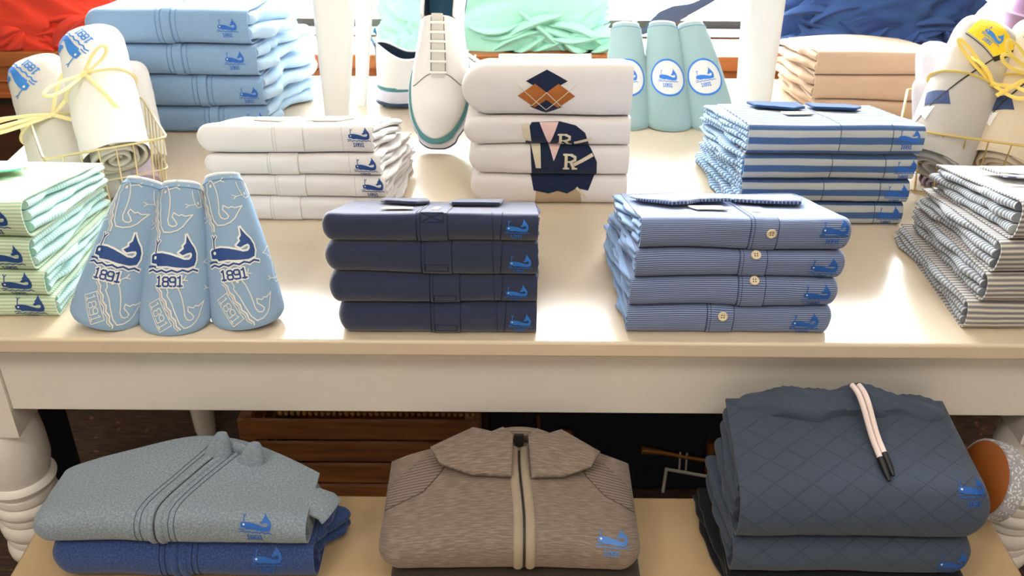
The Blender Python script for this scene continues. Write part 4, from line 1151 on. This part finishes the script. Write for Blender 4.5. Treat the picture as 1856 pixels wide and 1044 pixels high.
SLA = fabric('slate_quilted_jersey', '#434c5c', weave=900, bump=.5, quilt=(.046, .034), sheen=.12); SLB = fabric('slate_jersey', '#454e5e', weave=900, bump=.3, sheen=.12); BLK = fabric('black_jersey', '#191b20', weave=900, bump=.3)
LOGO_D = plain('thread_deep_blue', '#0b4f9c', .6)
def hoodie(i, n, F, loc):
    top = i == n-1
    r = empty('hooded_pullover', loc, ['black folded garment at the bottom of the slate hoodie stack', 'slate quilted pullover folded beneath the hoodie with white cords', 'slate quilted hoodie with white drawcords, topmost on the bench'][i], 'pullover', 'quilted pullovers on the bench')
    m = BLK if i == 0 else SLA
    F.shell('pullover_body', m, r, th=.004); F.layers('inner_folds', BLK if i == 0 else SLB, r, n=3, ext_l=((.022, .010), (.012, .010), (.006, .008))[i])
    if i: F.logo(r, .124 if top else .12, .044 if top else .0, .038, (LOGO_D, LOGO_D, THREAD_W))
    if top:
        q = lambda y: F.arc-F.r+y
        # bunched hood across the back
        mb = MB(); sd = 4.4
        def f(a, b):
            th = 2*PI*a; u = lerp(-.145, .140, b); env = math.sqrt(max(.02, 1-abs(2*b-1)**5))
            c = F.pos(u, q(.152+.004*math.sin(u*40)), -.004)
            rr = .020*env*(1+.35*nz(u*28, 1.3, sd)+.5*(.4-abs(nz(math.cos(th)*1.2+u*16, math.sin(th)*1.2, sd))*1.4))
            return c+Vector((0, rr*1.15*math.cos(th), rr*math.sin(th)+.004*nz(u*20, 2, 2))), (u, th*.02)
        A, k = mb.grid(f, 40, 80, wrap=True); mb.face(range(A, A+40)); mb.face(range(A+80*k, A+80*k+40)); mb.build('hood', SLB, r)
        for x0, x1, L in ((.004, .020, .092), (.013, .027, .085)):
            P = []; 
            for k in range(15):
                t = k/14; P.append(F.pos(lerp(x0, x1, t**.8), q(.150-L*t), .006+.025*sm(.80, .10, t)+.003*math.sin(PI*t)))
            mb = MB(); mb.tube(P, .0036, 10); cd = mb.build('drawcord', plain('pinkish_white_cord', '#e6d4cd', .8), r)
            e = P[-1]; d = (P[-1]-P[-3]).normalized()
            mb = MB(); mb.tube([e-d*.001, e+d*.012, e+d*.022, e+d*.030], [.0044, .0044, .0036, .0022], 10); mb.build('cord_tip', plain('black_tip', '#15161a', .4), cd)
    return r
make_stack((.432, .868), math.radians(4), [.595, .624, .676, .752], .315, .165, -.16, hoodie, 151, wav=.005, offs=[(-.008, -.012), (-.006, -.012), (0, 0)], round_r=True, taper=.04, rf=.5, sq=2.3,
    top_fn=lambda x, y: .006*math.exp(-(x/.1)**2)*sm(.02, .1, y))

# ================================================================== things on the floor under and behind the table
CR = wood('crate_wood', '#6e4120', '#9a6230', .6, (2, 22, 22))
def crate():
    root = empty('slatted_crate', (-.315, 1.72, 0), 'brown slatted wooden crate on the carpet under the table', 'crate')
    x0, x1, y0, y1 = -.245, .25, -.13, .13
    for k in range(5):
        z = .008+k*.059
        for (a, b, c, d) in ((x0, x1, y0-.009, y0), (x0, x1, y1, y1+.009)):
            mb = MB(); mb.box(a, b, c, d, z, z+.048); mb.build('slat', CR, root, bevel=.0015, sharp=30)
        for xs in (x0, x1-.009):
            mb = MB(); mb.box(xs, xs+.009, y0, y1, z, z+.048); mb.build('end_slat', CR, root, bevel=.0015, sharp=30)
    for x in (x0+.009, x1-.03):
        for y in (y0, y1-.02):
            mb = MB(); mb.box(x, x+.02, y, y+.02, 0, .30); mb.build('corner_post', CR, root, bevel=.0015, sharp=30)
    mb = MB(); mb.box(x0+.01, x1-.01, y0+.001, y1-.001, .004, .012); mb.build('crate_bottom', CR, root)
    # beaded woven band along the top edge
    mb = MB()
    for k in range(33): mb.lathe([(.0001, -.005), (.005, -.003), (.006, 0), (.005, .003), (.0001, .005)], 8, (x0+.09+.405*k/33, y0-.004, .309), Matrix.Rotation(PI/2, 3, 'Y'), caps=False)
    o = mb.build('woven_band', wood('bead_wood', '#7a4d20', '#b5813c', .6), root)
crate()
def trunk():
    NV = plain('navy_black_panel', '#0b0f1c', .5); BR = plain('dull_brass', '#8a5a28', .45, .6); WL = plain('painted_white_line', '#b9b4b0', .7)
    root = empty('navy_case', (.22, 1.70, 0), 'near-black navy case with brass rod and white frame lines under the table', 'case')
    mb = MB(); mb.box(-.27, .34, 0, .24, 0, .46); mb.build('case_panel', NV, root, bevel=.006, sharp=30)
    def pt(px, py): p = at_y(px, py, 1.694); return Vector((p.x-.22, p.y-1.70, p.z))
    mb = MB(); mb.tube([pt(1162, 815), pt(1172, 816), pt(1200, 820), pt(1240, 828), pt(1280, 834)], [.010, .009, .006, .005, .005], 10); mb.build('brass_rod', BR, root)
    mb = MB(); mb.tube([pt(1288, 800), pt(1288, 820), pt(1286, 838), pt(1282, 856)], [.009, .010, .009, .007], 10); mb.build('brass_post', BR, root)
    mb = MB(); mb.tube([pt(975, 752), pt(977, 786)], .004, 8); mb.build('wood_strip', BR, root)
    mb = MB(); P = [pt(1010, 788), pt(1040, 788), pt(1034, 778), pt(1018, 776)]; b = [mb.add(p) for p in P]+[mb.add(p+Vector((0, -.006, 0))) for p in P]
    for fc in ((0, 1, 2, 3), (7, 6, 5, 4), (0, 4, 5, 1), (1, 5, 6, 2), (2, 6, 7, 3), (3, 7, 4, 0)): mb.face([b[i] for i in fc])
    mb.build('brass_handle', BR, root)
    def bar(a, b, w):
        mb = MB(); mb.tube([pt(*a), pt(*b)], 1, 8, flat=(w, .002), up=(0, -1, 0)); return mb
    bar((1205, 850), (1330, 872), .0045).build('frame_line', WL, root); bar((1208, 848), (1200, 900), .0035).build('frame_line', WL, root)
    bar((1233, 820), (1231, 850), .0022).build('frame_line', WL, root); bar((1245, 821), (1243, 852), .0022).build('frame_line', WL, root)
    bar((1268, 887), (1310, 893), .0022).build('frame_line', WL, root); bar((1278, 889), (1277, 905), .0022).build('frame_line', WL, root); bar((1255, 899), (1300, 905), .0022).build('frame_line', WL, root)
trunk()
def left_panel():
    root = empty('navy_upright', (-.93, 1.52, 0), 'dark navy upright box on the carpet behind the left table leg', 'box')
    mb = MB(); mb.box(-.035, .035, -.05, .05, 0, .42); mb.build('box_side', plain('navy_black_cloth', '#0a0e1a', .8), root, bevel=.004, sharp=30)
    mb = MB(); mb.box(-.037, .037, -.052, .052, .42, .432); mb.build('box_lid', MATS['navy_black_cloth'], root, bevel=.003, sharp=30)
left_panel()
def drum():
    root = empty('round_case', (.606, 1.018, BZ), 'round orange-brown case with silver patterned rim, at the right end of the bench', 'case')
    n = Vector((-.95, -.06, .30)).normalized(); M = n.to_track_quat('Z', 'Y').to_matrix()
    m, nt, b = nodes('silver_pattern'); tc = nt.nodes.new('ShaderNodeTexCoord').outputs['UV']
    vo = nt.nodes.new('ShaderNodeTexVoronoi'); vo.inputs['Scale'].default_value = 260; nt.links.new(tc, vo.inputs['Vector'])
    nt.links.new(mix(nt, ramp(nt, vo.outputs['Distance'], .25, .5), H('#e2e2e4'), H('#a3a1a8')), b.inputs['Base Color']); b.inputs['Roughness'].default_value = .4
    R = .055
    zmin = min((M @ Vector((R*math.cos(t*.1), R*math.sin(t*.1), z))).z for z in (0, -.026) for t in range(63))
    c = Vector((.035, .0, -zmin+.0005))
    mb = MB(); mb.lathe([(.0001, .012), (R*.5, .010), (R*.85, .004), (R*.97, -.001)], 48, c, M, caps=False); mb.build('leather_face', plain('orange_leather', '#94501a', .5), root, sharp=40)
    mb = MB(); mb.lathe([(R*.95, .0), (R, -.001), (R, -.025), (R*.95, -.026)], 48, c, M); mb.build('patterned_rim', m, root, sharp=40)
drum()

# ================================================================== light and camera
def lights():
    w = bpy.data.worlds.new('sky'); SC.world = w; w.use_nodes = True
    bg = w.node_tree.nodes['Background']; bg.inputs[0].default_value = (.93, .97, 1, 1); bg.inputs[1].default_value = 40.0
    p = bpy.data.lights.new('window_portal', 'AREA'); p.shape = 'RECTANGLE'; p.size = 3.4; p.size_y = 1.58
    p.cycles.is_portal = True
    o = bpy.data.objects.new('window_portal', p); COL.objects.link(o); o.location = (0, 2.52, 1.66); o.rotation_euler = (-PI/2, 0, 0)
    for x, y, e in ((-1.1, -.5, 20), (.9, -.6, 11), (0, 1.1, 2)):  # unseen warm fill lights, added to brighten the fronts of the stacks
        l = bpy.data.lights.new('fill_light', 'AREA'); l.shape = 'SQUARE'; l.size = .6; l.energy = e; l.color = (1, .93, .85)
        o = bpy.data.objects.new('fill_light', l); COL.objects.link(o); o.location = (x, y, 2.70)
lights()
cam = bpy.data.cameras.new('camera'); cam.sensor_width = 36; cam.lens = 36*FPX/1856; cam.clip_start = .05
cam.dof.use_dof = True; cam.dof.focus_distance = 1.3; cam.dof.aperture_fstop = 9
co = bpy.data.objects.new('camera', cam); COL.objects.link(co)
co.location = (0, 0, EYE)
co.rotation_euler = (Matrix.Rotation(PI/2-PITCH, 3, 'X') @ Matrix.Rotation(ROLL, 3, 'Z')).to_euler()
SC.camera = co
SC.view_settings.view_transform = 'Standard'; SC.view_settings.look = 'None'; SC.view_settings.gamma = 1; SC.view_settings.use_curve_mapping = False
SC.view_settings.exposure = 0.0
